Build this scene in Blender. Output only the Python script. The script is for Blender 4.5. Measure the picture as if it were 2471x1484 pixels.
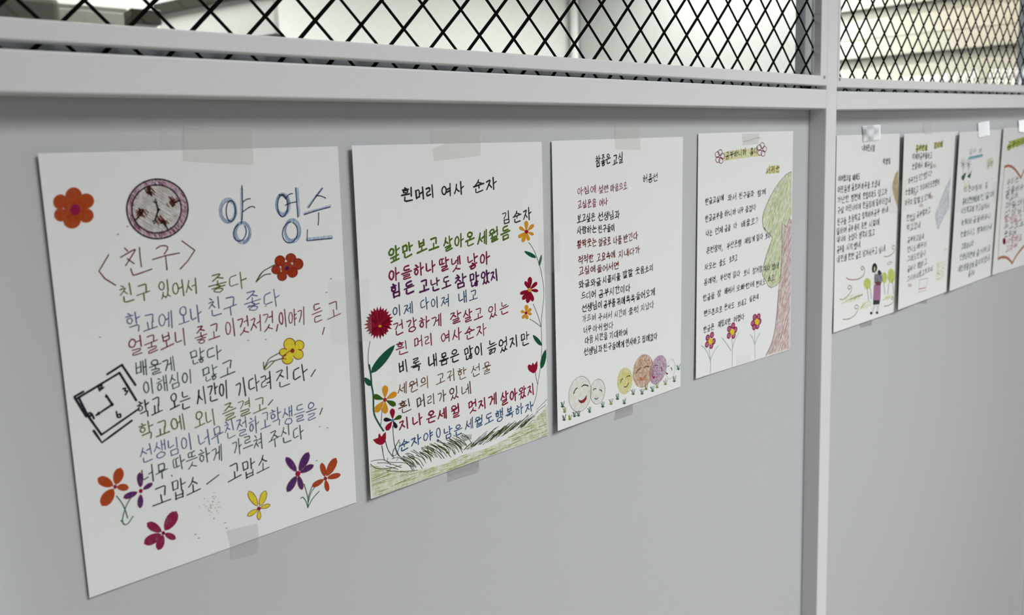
import bpy, math, random
from mathutils import Vector, Matrix
random.seed(7)
for o in list(bpy.data.objects): bpy.data.objects.remove(o, do_unlink=True)
S = bpy.context.scene
COL = S.collection

# ------------------------------------------------------------------ camera
W, H = 2471, 1484
FPX, CX, CY = 1886.93, 1152.77, 614.73
RC = [Vector((0.774980, -0.630945, -0.036139)), Vector((-0.106588, -0.074152, -0.991534)), Vector((0.622923, 0.772271, -0.124719))]
CAM = Vector((0.0, -0.55784, 0.0))
cd = bpy.data.cameras.new('camera'); cam = bpy.data.objects.new('camera', cd); COL.objects.link(cam)
m = Matrix.Identity(4)
for i in range(3):
    m[i][0] = RC[0][i]; m[i][1] = -RC[1][i]; m[i][2] = -RC[2][i]; m[i][3] = CAM[i]
cam.matrix_world = m
cd.sensor_fit = 'HORIZONTAL'; cd.sensor_width = 36.0
cd.lens = FPX / W * 36.0
cd.shift_x = (W / 2 - CX) / W; cd.shift_y = -(H / 2 - CY) / W
cd.clip_start = 0.02; cd.clip_end = 60
cd.dof.use_dof = True; cd.dof.focus_distance = 0.76; cd.dof.aperture_fstop = 7.2
S.camera = cam
S.view_settings.view_transform = 'Standard'; S.view_settings.look = 'None'
S.view_settings.gamma = 1; S.view_settings.use_curve_mapping = False
S.view_settings.exposure = 0.0

# ------------------------------------------------------------------ world, room lamps and an added warm fill
w = bpy.data.worlds.new('world'); S.world = w; w.use_nodes = True
w.node_tree.nodes['Background'].inputs[0].default_value = (0.8, 0.87, 1, 1)
w.node_tree.nodes['Background'].inputs[1].default_value = 0.35
def area(name, loc, rot, sx, sy, power, col, spread=180):
    l = bpy.data.lights.new(name, 'AREA'); l.shape = 'RECTANGLE'; l.size = sx; l.size_y = sy; l.energy = power; l.color = col
    l.spread = math.radians(spread)
    o = bpy.data.objects.new(name, l); o.location = loc; o.rotation_euler = rot; COL.objects.link(o); return o
area('ceiling_lamp_near', (1.02, -1.95, 1.30), (0, 0, 0), 1.1, 1.3, 75, (0.965, 0.99, 1.0), 135)
area('ceiling_lamp_far', (4.3, -1.85, 1.30), (0, 0, 0), 1.2, 0.6, 4, (1.0, 0.98, 0.94))
area('back_room_lamp_left', (1.2, 2.2, 1.28), (0, 0, 0), 1.6, 1.2, 84, (0.98, 1.0, 0.96))
area('back_room_lamp_right', (3.7, 2.2, 1.28), (0, 0, 0), 1.6, 1.2, 48, (0.99, 1.0, 0.96))
area('added_warm_fill', (4.35, 0.8, 1.28), (0, 0, 0), 0.5, 0.5, 9, (1.0, 0.80, 0.52))  # added fill that warms the near end of the blind, not a known lamp

# ------------------------------------------------------------------ materials
def lin(c):
    return tuple(((x / 255) / 12.92 if x / 255 <= 0.04045 else ((x / 255 + 0.055) / 1.055) ** 2.4) for x in c)
def newmat(name):
    m = bpy.data.materials.new(name); m.use_nodes = True
    nt = m.node_tree; nt.nodes.clear()
    return m, nt, nt.nodes.new('ShaderNodeOutputMaterial')
def pbr(name, col, rough=0.5, bump=0.0, bscale=600, spec=0.4, metal=0.0, var=0.0, vscale=3.0, emis=None, estr=0.0):
    m, nt, out = newmat(name); b = nt.nodes.new('ShaderNodeBsdfPrincipled'); L = nt.links.new
    b.inputs['Base Color'].default_value = (*col, 1); b.inputs['Roughness'].default_value = rough
    b.inputs['Specular IOR Level'].default_value = spec; b.inputs['Metallic'].default_value = metal
    g = nt.nodes.new('ShaderNodeNewGeometry')
    if bump:
        n = nt.nodes.new('ShaderNodeTexNoise'); n.inputs['Scale'].default_value = bscale; n.inputs['Detail'].default_value = 2
        L(g.outputs['Position'], n.inputs['Vector'])
        bp = nt.nodes.new('ShaderNodeBump'); bp.inputs['Strength'].default_value = bump; bp.inputs['Distance'].default_value = 0.0006
        L(n.outputs[0], bp.inputs['Height']); L(bp.outputs[0], b.inputs['Normal'])
    if var:
        n = nt.nodes.new('ShaderNodeTexNoise'); n.inputs['Scale'].default_value = vscale; n.inputs['Detail'].default_value = 3
        L(g.outputs['Position'], n.inputs['Vector'])
        mx = nt.nodes.new('ShaderNodeMix'); mx.data_type = 'RGBA'
        mx.inputs[6].default_value = (*[c * (1 - var) for c in col], 1); mx.inputs[7].default_value = (*[min(1, c * (1 + var)) for c in col], 1)
        L(n.outputs[0], mx.inputs[0]); L(mx.outputs[2], b.inputs['Base Color'])
    if emis:
        b.inputs['Emission Color'].default_value = (*emis, 1); b.inputs['Emission Strength'].default_value = estr
    L(b.outputs[0], out.inputs[0]); return m
def translucent(name, col, alpha, rough=0.3, spec=0.5, bump=0.0, streak=0.0):
    m, nt, out = newmat(name); L = nt.links.new
    b = nt.nodes.new('ShaderNodeBsdfPrincipled'); b.inputs['Base Color'].default_value = (*col, 1); b.inputs['Roughness'].default_value = rough
    b.inputs['Specular IOR Level'].default_value = spec
    t = nt.nodes.new('ShaderNodeBsdfTransparent'); mx = nt.nodes.new('ShaderNodeMixShader'); mx.inputs[0].default_value = alpha
    g = nt.nodes.new('ShaderNodeNewGeometry')
    if bump:
        n = nt.nodes.new('ShaderNodeTexNoise'); n.inputs['Scale'].default_value = 90; L(g.outputs['Position'], n.inputs['Vector'])
        bp = nt.nodes.new('ShaderNodeBump'); bp.inputs['Strength'].default_value = bump; bp.inputs['Distance'].default_value = 0.002
        L(n.outputs[0], bp.inputs['Height']); L(bp.outputs[0], b.inputs['Normal'])
    L(t.outputs[0], mx.inputs[1]); L(b.outputs[0], mx.inputs[2]); L(mx.outputs[0], out.inputs[0]); return m
def shiny(name, col, alpha, gloss):
    """clear adhesive film: transparent, faint tint, a glossy coat"""
    m, nt, out = newmat(name); L = nt.links.new
    d = nt.nodes.new('ShaderNodeBsdfDiffuse'); d.inputs[0].default_value = (*col, 1)
    t = nt.nodes.new('ShaderNodeBsdfTransparent'); mx = nt.nodes.new('ShaderNodeMixShader'); mx.inputs[0].default_value = alpha
    gl = nt.nodes.new('ShaderNodeBsdfGlossy'); gl.inputs['Roughness'].default_value = 0.12
    m2 = nt.nodes.new('ShaderNodeMixShader'); fr = nt.nodes.new('ShaderNodeFresnel'); fr.inputs[0].default_value = gloss
    g = nt.nodes.new('ShaderNodeNewGeometry'); n = nt.nodes.new('ShaderNodeTexNoise'); n.inputs['Scale'].default_value = 110
    L(g.outputs['Position'], n.inputs['Vector'])
    bp = nt.nodes.new('ShaderNodeBump'); bp.inputs['Strength'].default_value = 0.10; bp.inputs['Distance'].default_value = 0.0006
    L(n.outputs[0], bp.inputs['Height']); L(bp.outputs[0], gl.inputs['Normal']); 
    L(t.outputs[0], mx.inputs[1]); L(d.outputs[0], mx.inputs[2]); L(fr.outputs[0], m2.inputs[0]); L(mx.outputs[0], m2.inputs[1]); L(gl.outputs[0], m2.inputs[2])
    L(m2.outputs[0], out.inputs[0]); return m
_ink = {}
def ink(rgb, kind='pen'):
    """pen: opaque; marker: faint streaks; pencil: grainy strokes that let the paper through"""
    key = (rgb, kind)
    if key in _ink: return _ink[key]
    m, nt, out = newmat('%s_%d_%d_%d' % ((kind,) + rgb)); L = nt.links.new
    b = nt.nodes.new('ShaderNodeBsdfDiffuse'); col = lin(rgb); b.inputs[0].default_value = (*col, 1)
    g = nt.nodes.new('ShaderNodeNewGeometry'); mp = nt.nodes.new('ShaderNodeMapping'); n = nt.nodes.new('ShaderNodeTexNoise')
    mp.inputs['Rotation'].default_value = (0, math.radians(35), 0)
    L(g.outputs['Position'], mp.inputs['Vector']); L(mp.outputs[0], n.inputs['Vector']); n.inputs['Detail'].default_value = 3
    t = nt.nodes.new('ShaderNodeBsdfTransparent'); mx = nt.nodes.new('ShaderNodeMixShader'); mr = nt.nodes.new('ShaderNodeMapRange')
    if kind == 'pen': mp.inputs['Scale'].default_value = (1, 1, 1); n.inputs['Scale'].default_value = 160; lo, hi = 0.82, 1.0
    elif kind == 'marker': mp.inputs['Scale'].default_value = (1, 1, 0.3); n.inputs['Scale'].default_value = 700; lo, hi = 0.86, 1.05
    elif kind == 'crayon': mp.inputs['Scale'].default_value = (1, 1, 0.3); n.inputs['Scale'].default_value = 900; lo, hi = 0.72, 1.1
    elif kind == 'pencil': mp.inputs['Scale'].default_value = (1, 1, 0.15); n.inputs['Scale'].default_value = 1000; lo, hi = 0.2, 0.72
    else: mp.inputs['Scale'].default_value = (1, 1, 0.6); n.inputs['Scale'].default_value = 300; lo, hi = 0.10, 0.42   # wash
    mr.inputs[1].default_value = 0.3; mr.inputs[2].default_value = 0.7; mr.inputs[3].default_value = lo; mr.inputs[4].default_value = hi
    L(n.outputs[0], mr.inputs[0]); L(mr.outputs[0], mx.inputs[0]); L(t.outputs[0], mx.inputs[1]); L(b.outputs[0], mx.inputs[2])
    L(mx.outputs[0], out.inputs[0]); _ink[key] = m; return m

M_COAT = pbr('powder_coated_steel', (0.76, 0.762, 0.768), 0.45, 0.3, 1250, 0.4)
M_SHEET = pbr('painted_sheet_steel', (0.545, 0.555, 0.575), 0.5, 0.12, 900, 0.35)
M_MESH = pbr('black_expanded_steel', (0.004, 0.004, 0.004), 0.9, 0.2, 500, 0.03)
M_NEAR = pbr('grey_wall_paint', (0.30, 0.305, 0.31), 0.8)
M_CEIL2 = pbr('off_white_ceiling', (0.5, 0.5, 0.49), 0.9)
M_PAPER = pbr('drawing_paper', (0.83, 0.835, 0.825), 0.9, 0.12, 1800, 0.15)
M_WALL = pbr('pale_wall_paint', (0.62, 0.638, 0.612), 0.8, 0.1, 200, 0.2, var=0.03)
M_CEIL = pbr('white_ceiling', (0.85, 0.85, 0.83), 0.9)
M_FLOOR = pbr('grey_floor', (0.20, 0.18, 0.15), 0.5, var=0.15)
M_BLUE = pbr('grey_aluminium', (0.42, 0.44, 0.48), 0.4)
M_TAPE = translucent('matte_tape', lin((226, 222, 214)), 0.30, 0.4, 0.1, 0.05)
M_TAPEG = translucent('grey_matte_tape', lin((172, 172, 170)), 0.40, 0.4, 0.2, 0.1)
M_CLEAR = shiny('clear_tape', lin((226, 226, 224)), 0.07, 1.12)
M_VEIL2 = translucent('thin_matte_tape', lin((196, 194, 192)), 0.22, 0.5, 0.1)
M_VEIL = translucent('clear_matte_tape', lin((214, 214, 212)), 0.08, 0.5, 0.05)
M_GLOSS = shiny('glossy_clear_tape', lin((200, 200, 196)), 0.2, 3.2)

# ------------------------------------------------------------------ mesh helpers
def tag(o, label=None, cat=None, group=None, kind=None):
    if label: o['label'] = label
    if cat: o['category'] = cat
    if group: o['group'] = group
    if kind: o['kind'] = kind
    return o
def empty(name, loc, label=None, cat=None, group=None, kind=None):
    o = bpy.data.objects.new(name, None); o.location = loc; o.empty_display_size = 0.02; COL.objects.link(o)
    return tag(o, label, cat, group, kind)
def link(name, verts, faces, mats, parent=None, mi=None, smooth=False):
    off = Vector(parent.location) if parent else Vector((0, 0, 0))
    if parent is None and verts:
        xs = [v[0] for v in verts]; ys = [v[1] for v in verts]; zs = [v[2] for v in verts]
        off = Vector(((min(xs) + max(xs)) / 2, (min(ys) + max(ys)) / 2, min(zs)))
    me = bpy.data.meshes.new(name); me.from_pydata([tuple(Vector(v) - off) for v in verts], [], faces)
    for mt in (mats if isinstance(mats, list) else [mats]): me.materials.append(mt)
    if mi: me.polygons.foreach_set('material_index', mi)
    if smooth: me.polygons.foreach_set('use_smooth', [True] * len(faces))
    me.update()
    o = bpy.data.objects.new(name, me); COL.objects.link(o)
    if parent is None: o.location = off
    else: o.parent = parent
    return o
class MB:
    def __init__(s): s.v = []; s.f = []
    def add(s, v, f):
        k = len(s.v); s.v += [tuple(p) for p in v]; s.f += [tuple(i + k for i in q) for q in f]
    def box(s, x0, y0, z0, x1, y1, z1, bev=0.0, mat=None):
        """box with chamfered edges (octagonal corners) when bev > 0"""
        if bev <= 0:
            v = [(x, y, z) for x in (x0, x1) for y in (y0, y1) for z in (z0, z1)]
            f = [(0, 1, 3, 2), (4, 6, 7, 5), (0, 4, 5, 1), (2, 3, 7, 6), (0, 2, 6, 4), (1, 5, 7, 3)]
        else:
            import bmesh
            bm = bmesh.new(); bmesh.ops.create_cube(bm, size=1)
            for q in bm.verts: q.co = Vector(((x0 + x1) / 2 + q.co.x * (x1 - x0), (y0 + y1) / 2 + q.co.y * (y1 - y0), (z0 + z1) / 2 + q.co.z * (z1 - z0)))
            bmesh.ops.bevel(bm, geom=list(bm.edges), offset=bev, segments=3, affect='EDGES', profile=0.5)
            bm.verts.index_update(); v = [tuple(q.co) for q in bm.verts]; f = [tuple(q.index for q in t.verts) for t in bm.faces]; bm.free()
        if mat: v = [tuple(mat @ Vector(p)) for p in v]
        s.add(v, f)
    def bar(s, a, b, wd, th, nrm=Vector((0, 1, 0))):
        a = Vector(a); b = Vector(b); d = (b - a).normalized(); u = d.cross(nrm).normalized() * wd / 2; n = nrm * th / 2
        v = [p + su * u + sn * n for p in (a, b) for su, sn in ((-1, -1), (1, -1), (1, 1), (-1, 1))]
        s.add(v, [(0, 3, 2, 1), (4, 5, 6, 7), (0, 1, 5, 4), (1, 2, 6, 5), (2, 3, 7, 6), (3, 0, 4, 7)])
    def tube(s, pts, r, n=10):
        pts = [Vector(p) for p in pts]; rings = []
        for i, p in enumerate(pts):
            d = (pts[min(i + 1, len(pts) - 1)] - pts[max(i - 1, 0)]).normalized()
            a = d.orthogonal().normalized(); b = d.cross(a)
            rings.append([p + (a * math.cos(t) + b * math.sin(t)) * r for t in [2 * math.pi * k / n for k in range(n)]])
        v = [q for rg in rings for q in rg]; f = []
        for i in range(len(pts) - 1):
            for k in range(n): f.append((i * n + k, i * n + (k + 1) % n, (i + 1) * n + (k + 1) % n, (i + 1) * n + k))
        f += [tuple(range(n))[::-1], tuple(range((len(pts) - 1) * n, len(pts) * n))]; s.add(v, f)
    def build(s, name, mat, parent=None, smooth=False): return link(name, s.v, s.f, mat, parent, smooth=smooth)
def hit(x, y, Y=0.0):
    """the point on the plane y = Y that the photograph shows at pixel (x, y)"""
    r = RC[0] * ((x - CX) / FPX) + RC[1] * ((y - CY) / FPX) + RC[2]
    return CAM + r * ((Y - CAM.y) / r.y)
def proj(p):
    d = Vector(p) - CAM; z = RC[2].dot(d)
    return (CX + FPX * RC[0].dot(d) / z, CY + FPX * RC[1].dot(d) / z)

# ------------------------------------------------------------------ room shell (both sides of the partition)
ZF, ZC = -1.35, 1.35
def shell(name, *a, mat=M_WALL):
    b = MB(); b.box(*a); o = b.build(name, mat); o['kind'] = 'structure'; return o
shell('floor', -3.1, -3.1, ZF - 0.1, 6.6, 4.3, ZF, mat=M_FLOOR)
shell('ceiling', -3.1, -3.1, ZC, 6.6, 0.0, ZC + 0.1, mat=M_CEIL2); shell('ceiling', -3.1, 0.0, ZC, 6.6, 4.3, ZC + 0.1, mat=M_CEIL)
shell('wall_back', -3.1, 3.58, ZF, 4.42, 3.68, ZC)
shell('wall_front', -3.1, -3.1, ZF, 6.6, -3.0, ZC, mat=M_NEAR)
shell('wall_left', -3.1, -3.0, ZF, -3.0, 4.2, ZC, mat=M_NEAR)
# right wall of the near side with a daylight window
b = MB()
b.box(6.5, -3.0, ZF, 6.6, 4.2, -0.35); b.box(6.5, -3.0, 0.55, 6.6, 4.2, ZC); b.box(6.5, -3.0, -0.35, 6.6, -2.5, 0.55); b.box(6.5, -0.7, -0.35, 6.6, 4.2, 0.55)
o = b.build('wall_right', M_NEAR); o['kind'] = 'structure'
WF = empty('window_2', (6.55, -1.6, -0.35), kind='structure')
for y0, y1 in ((-2.5, -2.44), (-1.63, -1.57), (-0.76, -0.7)):
    b = MB(); b.box(6.52, y0, -0.35, 6.58, y1, 0.55); b.build('window_frame', M_BLUE, WF)
for z0, z1 in ((-0.35, -0.29), (0.49, 0.55)):
    b = MB(); b.box(6.525, -2.44, z0, 6.575, -0.76, z1); b.build('window_frame', M_BLUE, WF)
M_SKYPANE = pbr('daylit_frosted_glass', (0.8, 0.8, 0.8), 0.4, emis=(0.93, 0.97, 1.0), estr=3.2)
for y0, y1 in ((-2.44, -1.63), (-1.57, -0.76)):
    b = MB(); b.box(6.545, y0, -0.29, 6.555, y1, 0.49); b.build('pane', M_SKYPANE, WF)

# lamps that can be seen from elsewhere: a housing with a diffuser
M_LAMP = pbr('lamp_diffuser', (0.9, 0.9, 0.9), 0.5, emis=(1, 0.99, 0.96), estr=1.5)
for nm, x, y, sx, sy in (('above the viewer', 1.02, -1.95, 1.1, 1.3), ('at the far end of the near side', 4.3, -1.85, 1.2, 0.6),
                     ('over the left of the back room', 1.2, 2.2, 1.6, 1.2), ('over the right of the back room', 3.7, 2.2, 1.6, 1.2), ('small, added to warm the slatted blind', 4.35, 0.8, .5, .5)):  # last fixture is made up to house the added warm fill
    e = empty('ceiling_lamp', (x, y, 1.31), 'flat white ceiling lamp %s' % nm, 'lamp')
    b = MB(); b.box(x - sx / 2 - .03, y - sy / 2 - .03, 1.325, x + sx / 2 + .03, y + sy / 2 + .03, ZC); b.build('housing', M_COAT, e)
    b = MB(); b.box(x - sx / 2, y - sy / 2, 1.315, x + sx / 2, y + sy / 2, 1.325); b.build('diffuser', M_LAMP, e)

# ------------------------------------------------------------------ partition of steel frame, sheet panels and black mesh
DR = 0.0247
TILT = 0.0138   # the right bay rises slightly
P = empty('steel_partition', (1.06, -0.012, ZF), 'long light grey steel partition with solid panels below and black diamond mesh above', 'partition')
def rotb(x0):   # in-plane tilt of the right bay about its left end
    return Matrix.Translation((x0, 0, 0.06)) @ Matrix.Rotation(-math.atan(TILT), 4, 'Y') @ Matrix.Translation((-x0, 0, -0.06))
PX = [(0.018, 0.045), (1.0444, 1.0728), (2.075, 2.103)]
for a, c in PX:
    b = MB(); b.box(a, -DR, ZF, c, 0.0, ZC, 0.0016); b.build('post', M_COAT, P)
def bay(x0, x1, tilt, dz=0.0, lattice=True, z_dx=0.0):
    T = rotb(x0) if tilt else None
    b = MB(); b.box(x0, -DR, 0.0467 + dz, x1, 0.0, 0.0722 + dz, 0.0016, T); b.build('mid_rail', M_COAT, P)
    b = MB(); b.box(x0 - 0.004, -0.0002, ZF, x1 + 0.004, 0.0016, 0.058 + dz, 0, None); b.build('lower_panel', M_SHEET, P)
    # hung frame of the mesh panel: bottom, top, two stiles
    g0, g1 = 0.0772 + dz, 0.0902 + dz; top = 1.30; yb = -DR + 0.0107; sw = 0.0135
    b = MB(); b.box(x0 + 0.0004, -DR, g0, x1 - 0.0004, yb, g1, 0.0012, T); fr = b.build('mesh_frame', M_COAT, P)
    b = MB(); b.box(x0 + 0.0004, -DR - 0.0002, g1 - 0.002, x0 + sw * (0.45 if tilt else 1), yb, top, 0.0012); b.build('stile', M_COAT, P)
    b = MB(); b.box(x1 - sw - 0.004, -DR - 0.0002, g1 - 0.002, x1 - 0.0004, yb, top, 0.0012); b.build('stile', M_COAT, P)
    b = MB(); b.box(x0 + 0.0004, -DR, top - 0.013, x1 - 0.0004, yb, ZC, 0.0012); b.build('top_rail', M_COAT, P)
    # screws at the lower corners
    for sx, k in ((x0 + 0.006, 1), (x1 - 0.0075, -1)):
        zz = g1 - 0.001 + (TILT * (sx - x0) if tilt else 0)
        b = MB(); b.tube([(sx, -DR - 0.0002, zz), (sx, -DR - 0.0018, zz), (sx, -DR - 0.0024, zz)], 0.0022, 12); b.build('screw', M_COAT, P)
    # expanded mesh: two families of strands crossing as diamonds
    px, pz = 0.04003, 0.0410
    xa, xb, za, zb = x0 + 0.003, x1 - 0.003, 0.0655 + dz, top
    ax, az = 0.17115, 0.1062 + dz
    if tilt: px, pz, ax, az = 0.0397, 0.0403, 1.1610, 0.1196
    yb2 = yb + 0.0012
    for fam, wd, yy in ((1, 0.0027, yb2), (-1, 0.0019, yb2 + 0.0012)):
        b = MB(); sl = fam * pz / px
        c0 = az - sl * ax
        for k in range(-70, 100):
            c = c0 + k * pz
            # clip the line z = sl x + c to the opening
            pts = []
            for xx in (xa, xb):
                zz = sl * xx + c
                if za <= zz <= zb: pts.append((xx, zz))
            for zz in (za, zb):
                xx = (zz - c) / sl
                if xa < xx < xb: pts.append((xx, zz))
            if len(pts) < 2: continue
            p, q = pts[0], pts[1]
            if abs(p[0] - q[0]) < 0.004: continue
            pp = [Vector((p[0], yy, p[1])), Vector((q[0], yy, q[1]))]
            # slight wobble of the cut metal, node by node
            n = max(1, int(abs(p[0] - q[0]) / (px / 2)))
            prev = None
            for i in range(n + 1):
                t = i / n; pt = pp[0].lerp(pp[1], t) + Vector((random.uniform(-.00018, .00018), random.uniform(-.0002, .0002), random.uniform(-.00018, .00018)))
                if T: pt = T @ pt
                if prev is not None: b.bar(prev, pt, wd * random.uniform(0.92, 1.08), 0.0013)
                prev = pt
        b.build('diamond_mesh', M_MESH, P)
bay(PX[0][1], PX[1][0], False)
bay(PX[1][1], PX[2][0], True, -0.0012)
bay(-1.0, PX[0][0], False)
bay(PX[2][1], 3.3, False, 0.013)

# glazing close behind the mesh, in a grey aluminium frame
m, nt, out = newmat('clear_glazing'); L = nt.links.new
t = nt.nodes.new('ShaderNodeBsdfTransparent'); t.inputs[0].default_value = (0.95, 0.97, 0.965, 1)
gl = nt.nodes.new('ShaderNodeBsdfGlossy'); gl.inputs['Roughness'].default_value = 0.02
fr = nt.nodes.new('ShaderNodeFresnel'); fr.inputs[0].default_value = 1.45; mx = nt.nodes.new('ShaderNodeMixShader')
L(fr.outputs[0], mx.inputs[0]); L(t.outputs[0], mx.inputs[1]); L(gl.outputs[0], mx.inputs[2]); L(mx.outputs[0], out.inputs[0])
M_GLASS = m
WN = empty('window_1', (1.06, 0.004, 0.06), kind='structure')
for x0, x1 in ((0.047, 1.0862), (1.132, 2.04)):
    link('pane', [(x0, 0.004, 0.062), (x1, 0.004, 0.062), (x1, 0.004, 1.3), (x0, 0.004, 1.3)], [(0, 1, 2, 3)], M_GLASS, WN)
for x0, x1, y1 in ((0.0, 0.045, 0.044), (1.0870, 1.131, 0.0455), (2.041, 2.09, 0.0557)):
    b = MB(); b.box(x0, 0.03, 0.0, x1, y1, ZC, 0.001); b.build('window_frame', M_BLUE, WN)
b = MB(); b.box(-1.0, 0.006, -0.1, 3.3, 0.04, 0.0905, 0.001); b.build('window_sill', pbr('grey_sill', (0.24, 0.255, 0.28), 0.4), WN)
b = MB(); b.box(-1.0, 0.006, ZF, 3.3, 0.04, -0.1, 0); b.build('backing_panel', M_SHEET, WN)

# ------------------------------------------------------------------ the back room seen through the mesh
# slatted blind over the far end window
BL = empty('slatted_blind', (4.87, 1.34, -0.4), 'large cream slatted blind hanging at the far end of the back room', 'blind')
M_SLAT = pbr('cream_slat', (0.76, 0.75, 0.69), 0.6, var=0.03)
M_SLAT2 = pbr('cream_backing', (0.50, 0.49, 0.45), 0.7)
bd = Vector((-0.245, 0.969, 0)).normalized(); bn = Vector((-bd.y, bd.x, 0)); LB = 1.02
BM = Matrix.Translation((5.0, 0.85, 0)) @ Matrix(((bd.x, bn.x, 0, 0), (bd.y, bn.y, 0, 0), (0, 0, 1, 0), (0, 0, 0, 1)))
for k in range(6):
    z0 = -0.401 + k * 0.28; b = MB()
    b.add([tuple(BM @ Vector(q)) for q in ((0, .020, z0 + .058), (LB, .020, z0 + .058), (LB, .004, z0 + .276), (0, .004, z0 + .276), (0, .012, z0 + .058), (LB, .012, z0 + .058), (LB, -.004, z0 + .276), (0, -.004, z0 + .276))],
          [(3, 2, 1, 0), (4, 5, 6, 7), (1, 5, 4, 0), (7, 6, 2, 3), (4, 7, 3, 0), (2, 6, 5, 1)])
    b.box(.01, .008, z0 + .166, LB - .01, .017, z0 + .170, 0, BM); b.build('slat', M_SLAT, BL)
b = MB(); b.box(0, -.03, -.4, LB, -.008, ZC, 0, BM); b.build('backing', M_SLAT2, BL)
b = MB(); b.box(LB + .03, -.03, ZF, 2.75, 0.01, ZC, 0, BM); b.box(LB + .03, .01, .44, 2.75, .016, .46, 0, BM)
o = b.build('trim_1', pbr('white_panelling', (0.40, 0.412, 0.40), 0.6)); o['kind'] = 'structure'
shell('wall_end', 5.05, 0.045, ZF, 5.15, 4.2, ZC)
b = MB(); b.tube([(4.27, 3.52, z) for z in (ZF, -0.4, 0.4, ZC)], 0.03, 16); o = b.build('vertical_pipe', pbr('white_pipe', (0.62, 0.65, 0.62), 0.4), smooth=True)
tag(o, 'white vertical pipe in the back room, seen through the middle of the mesh', 'pipe')
# whiteboard standing at an angle
WB = empty('whiteboard', (1.1, 2.0, 0.0), 'bright white board with dark grey top edge behind the mesh at left', 'board')
p0 = hit(662, 60, 1.75); d = Vector((-.323, .946, 0)).normalized()
r = hit(385, 60, 2.0) - CAM; A = r.x * d.y - r.y * d.x
s_ = ((p0.x - CAM.x) * d.y - (p0.y - CAM.y) * d.x) / A
p1 = CAM + r * s_; ln = (Vector((p1.x, p1.y, 0)) - Vector((p0.x, p0.y, 0))).length
ztop = s_ * (hit(400, 38, 2.0) - CAM).z * 1.0
zt = (hit(400, 38, p1.y)).z; zb = hit(655, 81, 1.75).z
n = Vector((d.y, -d.x, 0))
MT = Matrix.Translation((p0.x, p0.y, 0)) @ Matrix(((d.x, n.x, 0, 0), (d.y, n.y, 0, 0), (0, 0, 1, 0), (0, 0, 0, 1)))
M_BOARD = pbr('white_board', (0.93, 0.94, 0.90), 0.35, spec=0.5)
M_DKG = pbr('dark_grey_edge', (0.05, 0.045, 0.035), 0.5)
b = MB(); b.box(0, 0, zb, ln, 0.02, zt, 0, MT); b.build('board', M_BOARD, WB)
b = MB(); b.box(-0.01, -0.012, zt, ln + 0.01, 0.03, zt + 0.035, 0, MT); b.build('top_edge', M_DKG, WB)
b = MB(); b.box(-0.01, -0.005, zb - 0.012, ln + 0.01, 0.025, zb, 0, MT); b.build('bottom_edge', M_DKG, WB)
for u in (0.05, ln - 0.05):
    b = MB(); b.box(u - .015, 0.022, ZF, u + .015, 0.05, zt, 0, MT); b.build('leg', M_DKG, WB)
# storage cabinet and what stands on it, far left
cz = hit(200, 11, 2.4).z; cr = hit(306, 20, 2.4)
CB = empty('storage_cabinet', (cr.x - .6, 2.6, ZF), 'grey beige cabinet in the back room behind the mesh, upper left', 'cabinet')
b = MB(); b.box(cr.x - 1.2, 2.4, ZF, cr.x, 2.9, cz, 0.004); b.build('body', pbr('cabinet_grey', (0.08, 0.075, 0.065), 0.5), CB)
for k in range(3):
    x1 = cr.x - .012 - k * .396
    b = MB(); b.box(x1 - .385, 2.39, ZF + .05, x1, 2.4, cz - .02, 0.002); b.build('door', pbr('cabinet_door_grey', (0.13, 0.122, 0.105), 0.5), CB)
ob = hit(20, 45, 2.3)
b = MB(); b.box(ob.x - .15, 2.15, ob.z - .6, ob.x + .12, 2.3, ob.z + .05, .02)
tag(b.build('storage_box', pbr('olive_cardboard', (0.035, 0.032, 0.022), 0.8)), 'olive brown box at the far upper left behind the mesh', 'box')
b = MB(); b.box(ob.x - .35, 2.05, ZF, ob.x + .3, 2.36, ob.z - .6, .004); tag(b.build('side_table', pbr('table_grey', (0.4, 0.39, 0.36), .6)), 'low grey stand under the olive brown box', 'table')
sb = hit(352, 50, 1.9)
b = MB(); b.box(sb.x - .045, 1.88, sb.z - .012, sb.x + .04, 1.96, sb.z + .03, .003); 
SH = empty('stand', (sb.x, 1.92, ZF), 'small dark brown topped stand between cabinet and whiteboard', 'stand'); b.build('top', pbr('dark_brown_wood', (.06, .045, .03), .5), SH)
b = MB(); b.box(sb.x - .035, 1.9, ZF, sb.x + .03, 1.95, sb.z - .012); b.build('column', M_BOARD, SH)

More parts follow.
